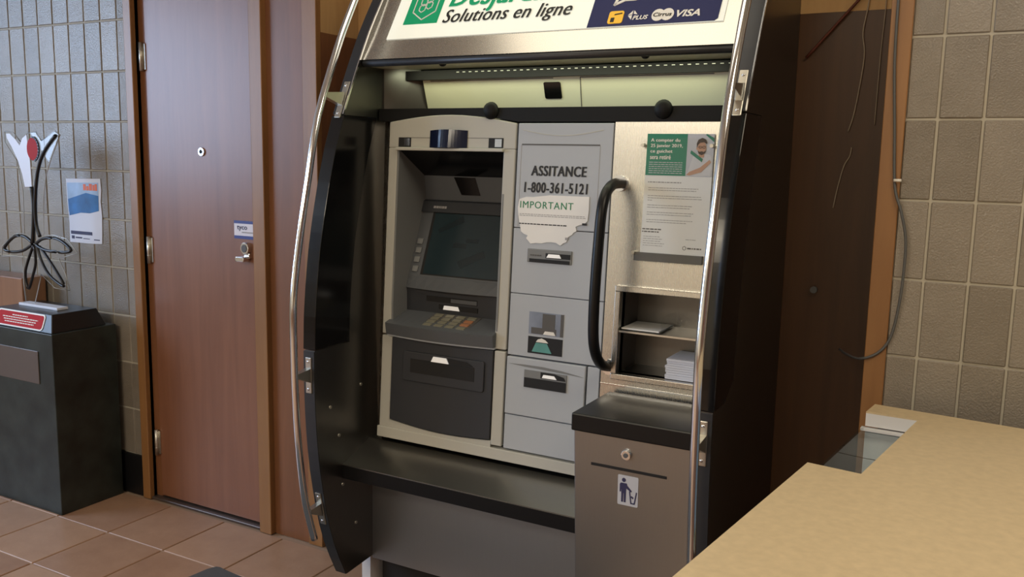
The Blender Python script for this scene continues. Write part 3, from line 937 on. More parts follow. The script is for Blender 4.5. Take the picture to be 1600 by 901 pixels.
fkp = lambda x, y, d=0.0: (x, y, 0.976 + (y - 2.345) * 0.285 + d)
kp = MB().ppoly(fkp, [(-1.545, 2.236), (-1.375, 2.236), (-1.375, 2.334), (-1.545, 2.334)], -0.002, 0.0025).build('keypad', M['greyprint'], ks)
for i in range(4):
    for j in range(4):
        x = -1.536 + i * 0.0405; y = 2.244 + j * 0.0222
        mt = M['keyorange'] if (i == 3 and j in (1, 2)) else M['keys']
        k_ = MB().ppoly(fkp, [(x, y), (x + 0.029, y), (x + 0.029, y + 0.0135), (x, y + 0.0135)], 0.002, 0.0055).build('key', mt, kp)
# dark lower door with the cash slot
m = MB()
dd = [(-1.656, 0.898), (-1.286, 0.898)] + [(-1.286 + (-1.656 + 1.286) * k / 10, 0.628 + 0.006 * k / 10 - 0.012 * math.sin(PI * k / 10)) for k in range(11)]
m.ppoly(fasc, dd, -0.028, 0.006)
ld = m.build('lower_door', M['charcoal'], atm, bevel=0.002)
cpl = MB().ppoly(fasc, rrect(-1.608, -1.312, 0.768, 0.862, 0.008), 0.004, 0.012).build('cash_plate', M['charcoal'], ld, bevel=0.002)
MB().pbox(fasc, -1.578, -1.345, 0.797, 0.840, 0.010, 0.0135).build('cash_slot', M['black'], cpl)
MB().ppoly(fasc, [(-1.500, 0.840), (-1.436, 0.840), (-1.446, 0.856), (-1.492, 0.856)], 0.012, 0.016).build('lit_marker', M['led'], cpl)
MB().ppoly(fasc, [(-1.436, 0.842), (-1.350, 0.842), (-1.372, 0.853), (-1.44, 0.856)], 0.011, 0.0145).build('slot_hood', M['black'], cpl)
# deposit column
C0, C1 = -1.240, -0.944
cf = M['fasciacool']
m = MB()
m.pbox(fasc, C0, C1, 1.2675, 1.567, -0.03, 0.0)
cu_ = m.build('upper_cover', cf, atm, bevel=0.002)
MB().pbox(fasc, C0, C1, 1.0765, 1.2655, -0.03, 0.0).build('receipt_cover', cf, atm, bevel=0.0015)
MB().pbox(fasc, C0, C1, 0.893, 1.0745, -0.03, 0.0).build('middle_cover', cf, atm, bevel=0.0015)
MB().pbox(fasc, C0, -0.985, 0.717, 0.8885, -0.03, 0.004).build('deposit_door', cf, atm, bevel=0.003)
MB().pbox(fasc, -0.981, C1, 0.610, 0.8885, -0.03, 0.0).build('side_filler', cf, atm, bevel=0.0015)
MB().pbox(fasc, C0, -0.985, 0.610, 0.714, -0.03, 0.0).build('lower_cover', cf, atm, bevel=0.0015)
MB().pbox(fasc, -1.2475, C0, 0.610, 1.567, -0.032, -0.018).build('column_gap', M['black'], atm)
# pale arc, groove, inset of the upper cover
arc = [(-1.225 + 0.25 * k / 12, 1.548 - 0.016 * math.sin(PI * k / 12)) for k in range(13)]
ring(fasc, arc, 0.0022, -0.001, 0.0008, None, False).build('arc_line', M['fascia'], cu_)
MB().pbox(fasc, -1.226, -0.982, 1.5045, 1.5085, -0.001, 0.0008).build('groove', M['greyprint'], cu_)
MB().pbox(fasc, -1.228, -1.2268, 1.27, 1.505, -0.001, 0.0006).build('inset_line', M['inkgrey'], cu_)
MB().pbox(fasc, -0.9815, -0.9803, 1.27, 1.505, -0.001, 0.0006).build('inset_line', M['inkgrey'], cu_)
text('lettering', 'ASSITANCE', fasc, -1.191, -1.018, 1.418, 1.447, 0.0012, M['ink'], cu_, shear=0.05, bold=0.008, fat=0.0012, space=1.08)
text('lettering', '1-800-361-5121', fasc, -1.211, -1.012, 1.370, 1.400, 0.0012, M['ink'], cu_, shear=0.05, bold=0.008, fat=0.001, space=1.1)
# receipt slot
rs = MB().pbox(fasc, -1.190, -1.048, 1.170, 1.209, -0.002, 0.003).build('receipt_slot', M['fasciamid'], atm, bevel=0.002)
MB().pbox(fasc, -1.182, -1.054, 1.171, 1.181, 0.002, 0.0045).build('slot_mouth', M['black'], rs)
MB().pbox(fasc, -1.130, -1.052, 1.185, 1.199, 0.002, 0.0045).build('slot_window', M['black'], rs)
MB().ppoly(fasc, [(-1.126, 1.187), (-1.080, 1.187), (-1.086, 1.197), (-1.120, 1.197)], 0.004, 0.007).build('lit_marker', M['led'], rs)
dashes(fasc, -1.180, -1.144, 1.189, 0.004, 0.0038, M['greyprint'], rs, 3)
# pictograms: envelope opening above, envelope arrow below
pc = MB().pbox(fasc, -1.174, -1.063, 0.962, 1.027, -0.001, 0.0012).build('pictogram', M['skyprint'], atm, label='steel blue picture of an envelope slot')
m = MB()
m.pbox(fasc, -1.130, -1.090, 0.975, 1.024, 0.001, 0.002)
m.pbox(fasc, -1.165, -1.085, 0.964, 0.982, 0.001, 0.0021)
m.pbox(fasc, -1.072, -1.063, 0.962, 1.027, 0.001, 0.002)
m.build('print', M['greyprint'], pc)
MB().ppoly(fasc, [(-1.126, 0.964), (-1.086, 0.964), (-1.092, 0.974), (-1.120, 0.974)], 0.0018, 0.0028).build('print', M['white'], pc)
pd = MB().pbox(fasc, -1.174, -1.063, 0.906, 0.955, -0.001, 0.0012).build('pictogram', M['black'], atm, label='black picture with a teal envelope')
MB().ppoly(fasc, [(-1.160, 0.911), (-1.096, 0.911), (-1.112, 0.938), (-1.148, 0.938)], 0.001, 0.002).build('print', M['teal'], pd)
MB().ppoly(fasc, [(-1.148, 0.940), (-1.108, 0.940), (-1.118, 0.948), (-1.130, 0.952), (-1.142, 0.948)], 0.001, 0.002).build('print', M['white'], pd)
# deposit slot and crease
ds = MB().pbox(fasc, -1.178, -1.042, 0.805, 0.856, 0.003, 0.007).build('deposit_slot', M['fasciamid'], atm)
MB().pbox(fasc, -1.177, -1.043, 0.806, 0.834, 0.006, 0.0085).build('slot_mouth', M['black'], ds)
MB().ppoly(fasc, [(-1.124, 0.838), (-1.044, 0.838), (-1.05, 0.848), (-1.08, 0.855), (-1.124, 0.855)], 0.006, 0.0085).build('slot_window', M['black'], ds)
MB().ppoly(fasc, [(-1.118, 0.840), (-1.072, 0.840), (-1.080, 0.849), (-1.114, 0.849)], 0.008, 0.011).build('lit_marker', M['led'], ds)
cr = [(-1.232, 0.868), (-1.18, 0.870), (-1.12, 0.870), (-1.06, 0.866), (-1.0, 0.858), (-0.99, 0.856)]
MB().ppoly(fasc, cr + [(-1.05, 0.859), (-1.12, 0.862), (-1.18, 0.864)], 0.0035, 0.0048).build('crease', M['fasciamid'], atm)

# torn notice stuck on the column
torn = [(-1.225, 1.35), (-1.203, 1.357), (-1.181, 1.357), (-1.127, 1.364), (-1.047, 1.364), (-1.005, 1.364), (-1.004, 1.326), (-1.006, 1.297), (-1.016, 1.287), (-1.028, 1.285), (-1.042, 1.279), (-1.038, 1.267), (-1.047, 1.262), (-1.051, 1.256), (-1.058, 1.252), (-1.064, 1.248), (-1.066, 1.240), (-1.068, 1.234), (-1.078, 1.230), (-1.086, 1.223), (-1.10, 1.230), (-1.114, 1.231), (-1.13, 1.230), (-1.146, 1.226), (-1.165, 1.226), (-1.182, 1.223), (-1.189, 1.230), (-1.197, 1.238), (-1.192, 1.246), (-1.205, 1.250), (-1.215, 1.257), (-1.219, 1.275), (-1.225, 1.296), (-1.229, 1.325)]
tp = MB().ppoly(fasc, torn, 0.0012, 0.0022).build('torn_notice', M['paper'])
tag(tp, 'torn white paper notice headed IMPORTANT in green, stuck on the grey machine column', 'notice')
text('lettering', 'IMPORTANT', fasc, -1.221, -1.052, 1.325, 1.345, 0.0027, M['inkgreen'], tp, fat=0.0003, space=1.12)
m = MB()
rnd = random.Random(3)
for z in (1.308, 1.3035):
    x = -1.222
    while x < -1.015:
        w = rnd.uniform(0.004, 0.011)
        m.pbox(fasc, x, min(x + w, -1.012), z - 0.0009, z + 0.0009, 0.002, 0.0026)
        x += w + 0.002
m.pbox(fasc, -1.072, -1.063, 1.240, 1.247, 0.002, 0.0026)
m.build('small_print', M['inkgrey'], tp)
m = MB()
x = -1.222
while x < -1.068:
    w = rnd.uniform(0.004, 0.012)
    m.pbox(fasc, x, min(x + w, -1.066), 1.2785, 1.2815, 0.002, 0.0027)
    x += w + 0.002
m.pbox(fasc, -1.022, -1.008, 1.284, 1.290, 0.002, 0.0026)
m.build('bold_print', M['ink'], tp)

# ================================================================== POSTER IN ITS ACRYLIC HOLDER
ph = thing('poster_holder', fasc(-0.76, 1.20, 0.01), 'clear acrylic holder screwed to the upper steel panel, with a dark bar along its foot', 'holder')
MB().ppoly(fasc, rrect(-0.864, -0.650, 1.196, 1.528, 0.008), 0.012, 0.015).build('front_sheet', M['acrylic'], ph)
MB().pbox(fasc, -0.860, -0.672, 1.199, 1.222, 0.0035, 0.011).build('foot_bar', M['greyprint'], ph)
for x, z in ((-0.852, 1.508), (-0.664, 1.508), (-0.862, 1.220), (-0.656, 1.222)):
    MB().tube([fasc(x, z, -0.001), fasc(x, z, 0.018)], 0.005, 10, 1).build('screw', M['zinc'], ph)
po = MB().ppoly(fasc, [(-0.845, 1.222), (-0.662, 1.222), (-0.660, 1.538), (-0.843, 1.538)], 0.004, 0.006).build('poster', M['paper'])
tag(po, 'printed poster with green heading and a man in glasses, held behind the clear acrylic', 'poster')
gb = MB().pbox(fasc, -0.843, -0.732, 1.429, 1.5385, 0.0055, 0.0068).build('green_block', M['greenprint'], po)
for i, (s, x1) in enumerate((('A compter du', -0.752), ('25 janvier 2019,', -0.744), ('ce guichet', -0.771), ('sera retiré', -0.775))):
    text('lettering', s, fasc, -0.832, x1, 1.515 - i * 0.0145, 1.5265 - i * 0.0145, 0.0074, M['white'], gb, fat=0.0004, space=1.05)
m = MB()
for i in range(6):
    x = -0.834; z = 1.4625 - i * 0.0056
    while x < -0.745:
        w = rnd.uniform(0.004, 0.012)
        m.pbox(fasc, x, min(x + w, -0.742), z, z + 0.0018, 0.0066, 0.0073)
        x += w + 0.002
m.build('small_print', M['silverbox'], gb)
pp = MB().pbox(fasc, -0.732, -0.6605, 1.428, 1.5385, 0.0055, 0.0066).build('photo', M['silverbox'], po)
MB().ppoly(fasc, [(-0.728, 1.430), (-0.664, 1.430), (-0.662, 1.470), (-0.668, 1.484), (-0.684, 1.488), (-0.712, 1.486), (-0.720, 1.462)], 0.0064, 0.0072).build('printed_shirt', M['shirt'], pp)
m = MB()
m.disc(fasc, -0.692, 1.502, 0.0115, 0.0175, 0.007, 0.0078)
m.pbox(fasc, -0.699, -0.685, 1.478, 1.492, 0.0066, 0.0076)
m.disc(fasc, -0.7045, 1.501, 0.0022, 0.0042, 0.0068, 0.0077, 8)
m.build('printed_face', M['skin'], pp)
m = MB()
m.ppoly(fasc, [(-0.7055, 1.503), (-0.7062, 1.514), (-0.702, 1.524), (-0.692, 1.5285), (-0.682, 1.524), (-0.6785, 1.514), (-0.681, 1.513), (-0.686, 1.517), (-0.697, 1.516), (-0.7025, 1.511)], 0.0076, 0.0084)
m.ppoly(fasc, [(-0.7030, 1.496), (-0.700, 1.488), (-0.692, 1.4838), (-0.684, 1.488), (-0.6812, 1.496), (-0.686, 1.4925), (-0.692, 1.494), (-0.698, 1.4925)], 0.0076, 0.0084)
for gx in (-0.6965, -0.6865):
    ring(fasc, [(gx + 0.0040 * math.cos(R(45 * k)), 1.5045 + 0.0030 * math.sin(R(45 * k))) for k in range(8)], 0.001, 0.0076, 0.0085, m)
m.build('printed_hair', M['hair'], pp)
MB().ppoly(fasc, [(-0.730, 1.432), (-0.720, 1.431), (-0.690, 1.440), (-0.665, 1.466), (-0.670, 1.472), (-0.694, 1.452), (-0.722, 1.440)], 0.0072, 0.008).build('printed_arm', M['skin'], pp)
m = MB()
m.ppoly(fasc, [(-0.722, 1.488), (-0.690, 1.466), (-0.688, 1.474), (-0.720, 1.496)], 0.0074, 0.0084)
m.ppoly(fasc, [(-0.683, 1.536), (-0.661, 1.518), (-0.661, 1.528), (-0.681, 1.5385)], 0.0074, 0.0084)
m.build('green_ribbon', M['greenprint'], pp)
m = MB()
def prose(mb, x0, x1, z, h, d):
    x = x0
    while x < x1 - 0.003:
        w = rnd.uniform(0.003, 0.011)
        mb.pbox(fasc, x, min(x + w, x1), z, z + h, d, d + 0.0007)
        x += w + 0.0018
prose(m, -0.834, -0.742, 1.4095, 0.0028, 0.0058)
for z, x1 in ((1.395, -0.69), (1.389, -0.70), (1.374, -0.684), (1.368, -0.682), (1.362, -0.82), (1.349, -0.705), (1.343, -0.71), (1.330, -0.70), (1.324, -0.71), (1.310, -0.705), (1.304, -0.72)):
    prose(m, -0.832, x1, z, 0.0016, 0.0058)
for z, x1 in ((1.277, -0.79), (1.271, -0.785), (1.265, -0.79), (1.259, -0.775), (1.253, -0.78)):
    prose(m, -0.838, x1, z - 0.012, 0.0014, 0.0058)
prose(m, -0.72, -0.69, 1.262, 0.0014, 0.0058)
m.build('small_print', M['inkgrey'], po)
m = MB()
prose(m, -0.842, -0.785, 1.284, 0.003, 0.0058)
prose(m, -0.842, -0.795, 1.277, 0.003, 0.0058)
ring(fasc, [(-0.722 + 0.005 * math.sin(R(60 * k)), 1.240 + 0.005 * math.cos(R(60 * k))) for k in range(6)], 0.0012, 0.0058, 0.0065, m)
prose(m, -0.714, -0.676, 1.238, 0.0035, 0.0058)
m.build('bold_print', M['greyprint'], po)

# envelopes in the pigeon-hole box
m = MB()
m.pbox(fasc, -0.886, -0.772, 1.0055, 1.008, -0.115, 0.012)
m.pbox(fasc, -0.772, -0.770, 1.0055, 1.050, -0.115, 0.010)
tr = tag(m.build('leaflet_tray', M['acrylic']), 'small clear tray on the upper shelf of the steel pigeon-hole box', 'tray')
lf = tag(MB().pbox(fasc, -0.884, -0.776, 1.0085, 1.012, -0.110, 0.008).build('white_slip', M['paper']), 'white paper slip lying in the clear tray on the upper shelf', 'paper')
ENV = 9
ORD = ['topmost', 'second from the top', 'third from the top', 'fourth from the top', 'fifth from the top', 'sixth from the top', 'seventh from the top', 'last but one', 'lowest']
for k in range(ENV):
    z = 0.8865 + k * 0.0062
    dx = rnd.uniform(-0.003, 0.003)
    e = MB().pbox(fasc, -0.752 + dx, -0.634 + dx, z, z + 0.0056, -0.115, 0.004 + rnd.uniform(-0.003, 0.003)).build('envelope', M['paperblue'])
    tag(e, 'white deposit envelope, %s of the stack in the lower pigeon-hole' % ORD[ENV - 1 - k], 'envelope', 'deposit envelopes in the lower pigeon-hole')

# ================================================================== WASTE BIN
bin_ = thing('waste_bin', (-0.74, 2.12, 0), 'brushed steel waste bin with black lid at the right foot of the kiosk', 'bin')
BX0, BX1 = -0.902, XR0 - 0.002
m = MB()
m.hexa([(BX0 + 0.02, 2.022, 0.0), (BX1, 2.022, 0.0), (BX1, 2.110, 0.0), (BX0 + 0.02, 2.110, 0.0),
        (BX0, 2.000, 0.790), (BX1, 2.000, 0.790), (BX1, 2.110, 0.790), (BX0, 2.110, 0.790)])
body = m.build('bin_body', M['binsteel'], bin_, bevel=0.003)
MB().box(BX0 - 0.003, BX1, 1.988, 2.236, 0.788, 0.834).build('bin_lid', M['blackplastic'], bin_, bevel=0.004)
fb = lambda x, z, d=0.0: (x, 2.000 + (0.790 - z) * 0.0278 - d, z)
lc = MB().disc(fb, -0.757, 0.746, 0.0135, 0.0135, -0.001, 0.008).build('bin_lock', M['chrome'], bin_, bevel=0.002)
MB().disc(fb, -0.757, 0.746, 0.006, 0.006, 0.007, 0.0095).build('keyway', M['darkgrey'], lc)
MB().pbox(fb, -0.852, -0.652, 0.7025, 0.7095, -0.001, 0.0012).build('door_slit', M['black'], bin_)
pk = MB().ppoly(fb, rrect(-0.778, -0.724, 0.614, 0.692, 0.003), 0.0002, 0.0014).build('litter_pictogram', M['silverbox'], bin_, label='silver sticker of a figure dropping litter')
m = MB()
cx_ = -0.762
m.disc(fb, cx_, 0.680, 0.0052, 0.0056, 0.001, 0.002, 12)
m.ppoly(fb, [(cx_ - 0.008, 0.672), (cx_ + 0.008, 0.672), (cx_ + 0.010, 0.666), (cx_ + 0.022, 0.654), (cx_ + 0.020, 0.651), (cx_ + 0.007, 0.659), (cx_ + 0.006, 0.622), (cx_ + 0.001, 0.622), (cx_ + 0.0005, 0.645), (cx_ - 0.0005, 0.645), (cx_ - 0.001, 0.622), (cx_ - 0.006, 0.622), (cx_ - 0.006, 0.658), (cx_ - 0.007, 0.648), (cx_ - 0.0105, 0.648), (cx_ - 0.0105, 0.668)], 0.001, 0.002)
ring(fb, [(-0.746, 0.652), (-0.742, 0.622), (-0.733, 0.622), (-0.728, 0.652)], 0.0032, 0.001, 0.002, m, False)
m.ppoly(fb, [(-0.741, 0.642), (-0.735, 0.638), (-0.737, 0.634), (-0.743, 0.638)], 0.001, 0.002)
m.build('figure_print', M['navyink'], pk)

# ================================================================== PEDESTAL, SCULPTURE, LEFT BITS
pdl = thing('display_pedestal', (-3.55, 2.29, 0), 'dark green box pedestal with a bronze plate, standing left of the wooden door', 'pedestal')
MB().box(-3.690, -3.217, 2.140, 2.430, 0, 0.745).build('pedestal_box', M['granite'], pdl, bevel=0.003)
MB().box(-3.66, -3.308, 2.136, 2.141, 0.535, 0.668).build('bronze_plate', M['bronze'], pdl, bevel=0.001)
scp = thing('flower_award', (-3.45, 2.27, 0.745), 'clear acrylic flower sculpture with white petal and red bud, on the dark pedestal', 'sculpture')
m = MB()
m.hexa([(-3.640, 2.150, 0.7455), (-3.232, 2.150, 0.7455), (-3.232, 2.395, 0.7455), (-3.640, 2.395, 0.7455),
        (-3.620, 2.175, 0.815), (-3.262, 2.175, 0.815), (-3.262, 2.375, 0.815), (-3.620, 2.375, 0.815)])
m.build('black_base', M['blackline'], scp, bevel=0.002)
fp = lambda x, z, d=0.0: (x, 2.150 + (z - 0.7455) * 0.36 - d, z)
pq = MB().ppoly(fp, rrect(-3.600, -3.292, 0.750, 0.812, 0.014), 0.0005, 0.003).build('white_plaque', M['white'], scp)
rp_ = MB().ppoly(fp, rrect(-3.594, -3.298, 0.755, 0.807, 0.011), 0.003, 0.004).build('red_plaque', M['red'], scp)
m = MB()
for i, (x0, x1) in enumerate(((-3.50, -3.40), (-3.56, -3.33), (-3.55, -3.34), (-3.54, -3.35))):
    x = x0
    while x < x1:
        w = rnd.uniform(0.006, 0.018)
        m.pbox(fp, x, min(x + w, x1), 0.793 - i * 0.009, 0.7965 - i * 0.009, 0.0035, 0.0046)
        x += w + 0.003
m.build('plaque_print', M['paper'], rp_)
MB().box(-3.585, -3.330, 2.245, 2.295, 0.815, 0.826).build('slot_reflection', M['petal'], scp, bevel=0.002)  # pale block standing in for a reflection at the acrylic's slot
SH = [(-3.651, 1.535), (-3.596, 1.532), (-3.546, 1.493), (-3.497, 1.53), (-3.444, 1.533), (-3.409, 1.498), (-3.323, 1.538), (-3.291, 1.523), (-3.349, 1.44), (-3.394, 1.363), (-3.419, 1.276), (-3.434, 1.115), (-3.36, 1.12), (-3.284, 1.11), (-3.221, 1.057), (-3.299, 1.036), (-3.343, 1.027), (-3.305, 0.964), (-3.28, 0.899), (-3.38, 0.902), (-3.464, 0.951), (-3.487, 0.892), (-3.521, 0.815), (-3.577, 0.815), (-3.586, 0.907), (-3.575, 1.02), (-3.726, 1.009), (-3.721, 1.052), (-3.63, 1.109), (-3.56, 1.116), (-3.553, 1.293), (-3.581, 1.414), (-3.655, 1.49)]
f2 = back(2.27)
MB().ppoly(f2, SH, -0.008, 0.0).build('acrylic_flower', M['acrylic'], scp, bevel=0.0015)
rim = MB()
rim.tube([(x, 2.2735, z) for x, z in SH + SH[:1]], 0.0021, 6, 1)
rim.build('polished_edge', M['rim'], scp)
WH = [(-3.633, 1.526), (-3.609, 1.526), (-3.572, 1.502), (-3.547, 1.478), (-3.526, 1.508), (-3.498, 1.522), (-3.495, 1.497), (-3.49, 1.459), (-3.485, 1.416), (-3.483, 1.312), (-3.528, 1.31), (-3.541, 1.36), (-3.563, 1.414), (-3.602, 1.474), (-3.63, 1.507)]
MB().ppoly(f2, WH, 0.0, 0.003).build('white_petal', M['petal'], scp)
rd = MB().disc(f2, -3.462, 1.465, 0.037, 0.046, 0.0, 0.004, 24).build('red_bud', M['redglass'], scp)
ring(f2, [(-3.462 + 0.039 * math.cos(R(15 * k)), 1.465 + 0.048 * math.sin(R(15 * k))) for k in range(-5, 7)], 0.007, 0.0, 0.005, None, False).build('black_line', M['blackline'], scp)
for nm, P, w in (
    ('stem', [(-3.311, 1.52), (-3.353, 1.488), (-3.394, 1.45), (-3.425, 1.406), (-3.447, 1.351), (-3.462, 1.285), (-3.47, 1.219), (-3.468, 1.152), (-3.449, 1.109)], 0.009),
    ('stem', [(-3.486, 1.312), (-3.479, 1.24), (-3.487, 1.162), (-3.500, 1.080)], 0.010),
    ('leaf_outline', [(-3.502, 1.081), (-3.548, 1.103), (-3.603, 1.104), (-3.652, 1.083), (-3.697, 1.046), (-3.666, 1.033), (-3.601, 1.037), (-3.554, 1.049), (-3.502, 1.074)], 0.008),
    ('leaf_outline', [(-3.479, 1.078), (-3.432, 1.101), (-3.361, 1.109), (-3.302, 1.096), (-3.254, 1.066), (-3.306, 1.054), (-3.401, 1.054), (-3.453, 1.064), (-3.479, 1.076)], 0.008),
    ('leaf_outline', [(-3.495, 1.072), (-3.533, 1.013), (-3.56, 0.96), (-3.561, 0.914), (-3.546, 0.885), (-3.516, 0.935), (-3.488, 1.0), (-3.492, 1.067)], 0.007),
    ('leaf_outline', [(-3.47, 1.074), (-3.454, 1.019), (-3.41, 0.961), (-3.351, 0.927), (-3.309, 0.917), (-3.348, 0.966), (-3.404, 1.023), (-3.456, 1.069)], 0.007)):
    MB().tube([(x, 2.268, z) for x, z in P], w * 0.8, 8, 4).build(nm, M['blackline'], scp)

bench = tag(MB().box(-4.40, -3.697, 2.335, 2.446, 0, 0.908).build('wooden_cabinet', M['benchwood'], bevel=0.004), 'low brown wooden cabinet against the tiled wall behind the dark pedestal', 'cabinet')

# flyer on the tiles
ff = back(WY - 0.006)
fl_out = [(-3.530, 1.342), (-3.42, 1.344), (-3.305, 1.347), (-3.302, 1.30), (-3.309, 1.25), (-3.304, 1.19), (-3.308, 1.12), (-3.312, 1.073), (-3.40, 1.070), (-3.522, 1.070), (-3.52, 1.15), (-3.527, 1.25)]
fl = MB().ppoly(ff, fl_out, -0.0008, 0.0006).build('wall_flyer', M['paperblue'])
tag(fl, 'blue and white paper flyer with orange lettering taped to the tiled wall', 'flyer')
MB().ppoly(ff, [(-3.523, 1.325), (-3.318, 1.330), (-3.322, 1.215), (-3.40, 1.225), (-3.52, 1.200)], 0.0004, 0.0014).build('pale_picture', M['flysky'], fl)
MB().ppoly(ff, [(-3.520, 1.255), (-3.46, 1.270), (-3.40, 1.285), (-3.320, 1.275), (-3.322, 1.212), (-3.38, 1.200), (-3.44, 1.200), (-3.515, 1.185)], 0.001, 0.002).build('blue_picture', M['flyblue'], fl)
m = MB()
for x, w, h in ((-3.415, 0.016, 0.026), (-3.395, 0.014, 0.018), (-3.377, 0.018, 0.028), (-3.355, 0.012, 0.024), (-3.340, 0.014, 0.028)):
    m.pbox(ff, x, x + w, 1.296, 1.296 + h, 0.001, 0.0022)
m.build('orange_lettering', M['flyorange'], fl)
MB().pbox(ff, -3.512, -3.372, 1.106, 1.120, 0.0004, 0.0016).build('navy_bar', M['navyink'], fl)
m = MB()
m.pbox(ff, -3.508, -3.490, 1.086, 1.099, 0.0004, 0.0016)
m.pbox(ff, -3.482, -3.440, 1.089, 1.095, 0.0004, 0.0016)
m.pbox(ff, -3.362, -3.325, 1.086, 1.090, 0.0004, 0.0014)
m.pbox(ff, -3.432, -3.390, 1.088, 1.091, 0.0004, 0.0014)
m.build('small_print', M['navyink'], fl)

# grey entrance mat in front of the kiosk; only its rounded far corner is in view
mt_ = MB()
ma = [(-2.338, 2.128), (-2.322, 2.132), (-2.30, 2.128), (-0.98, 1.985), (-0.98, 0.75), (-2.52, 0.75), (-2.350, 2.10)]
mt_.ppoly(lambda x, y, d=0.0: (x, y, d), ma, 0.0008, 0.008)
tag(mt_.build('floor_mat', M['mat'], bevel=0.002), 'dark grey mat on the clay floor tiles in front of the kiosk', 'mat')

# ================================================================== CABLES AND WIRES IN THE ALCOVE
def wire(name, pts, rad, mat, label, cat='wire', group=None):
    o = MB().tube(pts, rad, 6, 5).build(name, mat)
    return tag(o, label, cat, group)
cy = WY - 0.016
wire('grey_cable', [(-0.262, cy, 2.20), (-0.263, cy, 2.0), (-0.263, cy, 1.87), (-0.260, cy, 1.717), (-0.248, cy, 1.56), (-0.237, cy, 1.417), (-0.217, cy - 0.004, 1.353), (-0.202, cy - 0.002, 1.289), (-0.199, cy - 0.002, 1.224), (-0.203, cy - 0.002, 1.125), (-0.217, cy, 1.032), (-0.245, cy, 0.985), (-0.290, cy + 0.01, 0.962), (-0.34, 2.56, 0.950), (-0.369, 2.66, 0.940)], 0.0035, M['cablegrey'], 'grey cable hanging down the wood trim beside the right tiles', 'cable')
MB_ = wire
wire('pale_wire', [(-0.36, AY - 0.006, 2.2), (-0.362, AY - 0.006, 2.02), (-0.363, AY - 0.006, 1.914), (-0.373, AY - 0.006, 1.829), (-0.365, AY - 0.006, 1.76), (-0.379, AY - 0.006, 1.621), (-0.393, AY - 0.006, 1.559)], 0.0018, M['wire'], 'thin pale wire hanging from above over the dark alcove board')
wire('pale_wire', [(-0.381, AY - 0.006, 1.515), (-0.384, AY - 0.006, 1.49), (-0.398, AY - 0.006, 1.461), (-0.411, AY - 0.006, 1.398), (-0.419, AY - 0.006, 1.343)], 0.0016, M['wire'], 'short loose pale wire end lower down on the dark alcove board')
wire('red_wire', [(-0.317, AY - 0.006, 2.2), (-0.319, AY - 0.006, 1.911), (-0.323, AY - 0.006, 1.776), (-0.325, AY - 0.006, 1.577)], 0.0013, M['wire'], 'finest straight wire close to the right trim in the alcove')
wire('brown_rod', [(-0.20, AY - 0.012, 2.135), (-0.30, AY - 0.012, 2.02), (-0.393, AY - 0.012, 1.911), (-0.52, AY - 0.012, 1.765)], 0.004, M['redwire'], 'red-brown cord running slantwise across the top of the alcove', 'cord')
hk = MB()
hk.tube([(-0.456, AY - 0.001, 1.103), (-0.456, AY - 0.014, 1.103)], 0.010, 10, 1)
tag(hk.build('cable_stub', M['cablegrey']), 'small round cable stub poking from the dark alcove board', 'stub')
m = MB()
m.tube([(-0.240, cy - 0.006, 1.43), (-0.222, cy - 0.006, 1.43)], 0.004, 6, 1)
tag(m.build('cable_clip', M['white']), 'tiny white clip holding the grey cable on the trim', 'clip')

# ================================================================== COUNTER
CZ = 0.87
ctr = thing('service_counter', (0.4, 1.5, 0), 'beige counter with a notch cut in its left side, in front of the right tiles', 'counter')
def cpt(x, y):
    """counter plan coordinates (already turned a few degrees)"""
    return (x, y)
q = (1.47 - CZ) / (1.47 - 0.95)
A_ = (-0.322 * q, 1.028 * q); B_ = (-0.257 * q, 1.569 * q); Cc = (-0.167 * q, 1.557 * q); D_ = (-0.109 * q, 1.967 * q); E_ = (-0.211 * q, 1.968 * q + 0.003); F_ = (-0.202 * q, 2.044 * q)
u = Vector((B_[0] - A_[0], B_[1] - A_[1])).normalized()
wv = Vector((u.y, -u.x))
near = Vector(B_) - u * 1.02
far_r = Vector(F_) + wv * 1.35
near_r = near + wv * 1.43
fz = lambda x, y, d=0.0: (x, y, CZ + d)
top = [tuple(near), B_, Cc, D_, E_, F_, tuple(far_r), tuple(near_r)]
MB().ppoly(fz, top, -0.004, 0.0).build('counter_top', M['counter'], ctr)
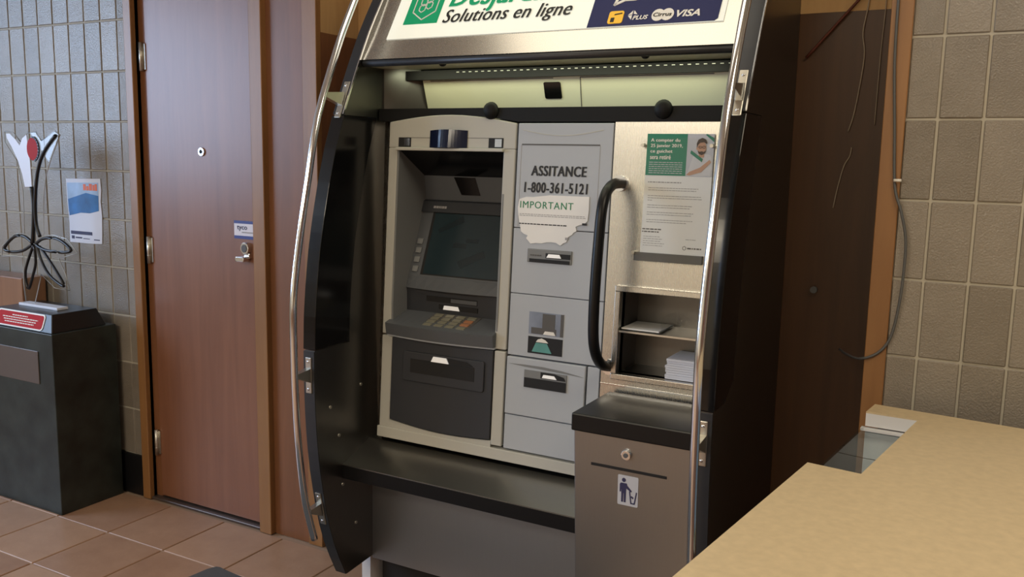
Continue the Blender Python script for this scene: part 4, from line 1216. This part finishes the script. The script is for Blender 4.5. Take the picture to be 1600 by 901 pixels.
MB().ppoly(fz, top, -0.036, -0.004).build('counter_core', M['counteredge'], ctr)
# white edge under the far side of the notch, then a panelled back and a glass side pane
def quadwall(name, p, q_, z0, z1, th, mat, par, **k):
    p, q_ = Vector(p), Vector(q_)
    t = (q_ - p).normalized(); n_ = Vector((-t.y, t.x)) * th
    mb = MB()
    mb.hexa([(p.x, p.y, z0), (q_.x, q_.y, z0), (q_.x + n_.x, q_.y + n_.y, z0), (p.x + n_.x, p.y + n_.y, z0),
             (p.x, p.y, z1), (q_.x, q_.y, z1), (q_.x + n_.x, q_.y + n_.y, z1), (p.x + n_.x, p.y + n_.y, z1)])
    return mb.build(name, mat, par, **k)
quadwall('notch_lip', Vector(E_) - u * 0.012 - wv * 0.008, Vector(D_) - u * 0.012, CZ - 0.046, CZ - 0.040, 0.02, M['counteredge'], ctr)
for i in range(6):
    z1 = CZ - 0.048 - i * 0.072
    quadwall('back_board', Vector(E_) + u * 0.002, Vector(D_) + u * 0.002, z1 - 0.070, z1, 0.012, M['bluegrey'], ctr)
quadwall('notch_floor', Vector(Cc) - wv * 0.10, Vector(E_) + wv * 0.0, 0.40, 0.42, -0.12, M['counter'], ctr)
quadwall('glass_pane', Vector(B_) - u * 0.02, Vector(E_), 0.42, CZ - 0.040, 0.006, M['glass'], ctr)
quadwall('inner_panel', Cc, D_, 0.40, CZ - 0.037, -0.012, M['counteredge'], ctr)
quadwall('front_panel', near + wv * 0.02 + u * 0.02, Vector(B_) + wv * 0.02, 0.0, CZ - 0.037, -0.02, M['benchwood'], ctr)
quadwall('front_panel', Vector(F_) - u * 0.02 + wv * 0.02, far_r - u * 0.02, 0.0, CZ - 0.037, -0.02, M['benchwood'], ctr)
quadwall('front_panel', near + u * 0.03 + wv * 0.02, near_r + u * 0.03, 0.0, CZ - 0.037, 0.02, M['benchwood'], ctr)

# top-level meshes get their own origins
for o in list(COL.objects):
    if o.parent is None and o.type == 'MESH' and o.get('category'):
        if not o.children:
            recentre(o)
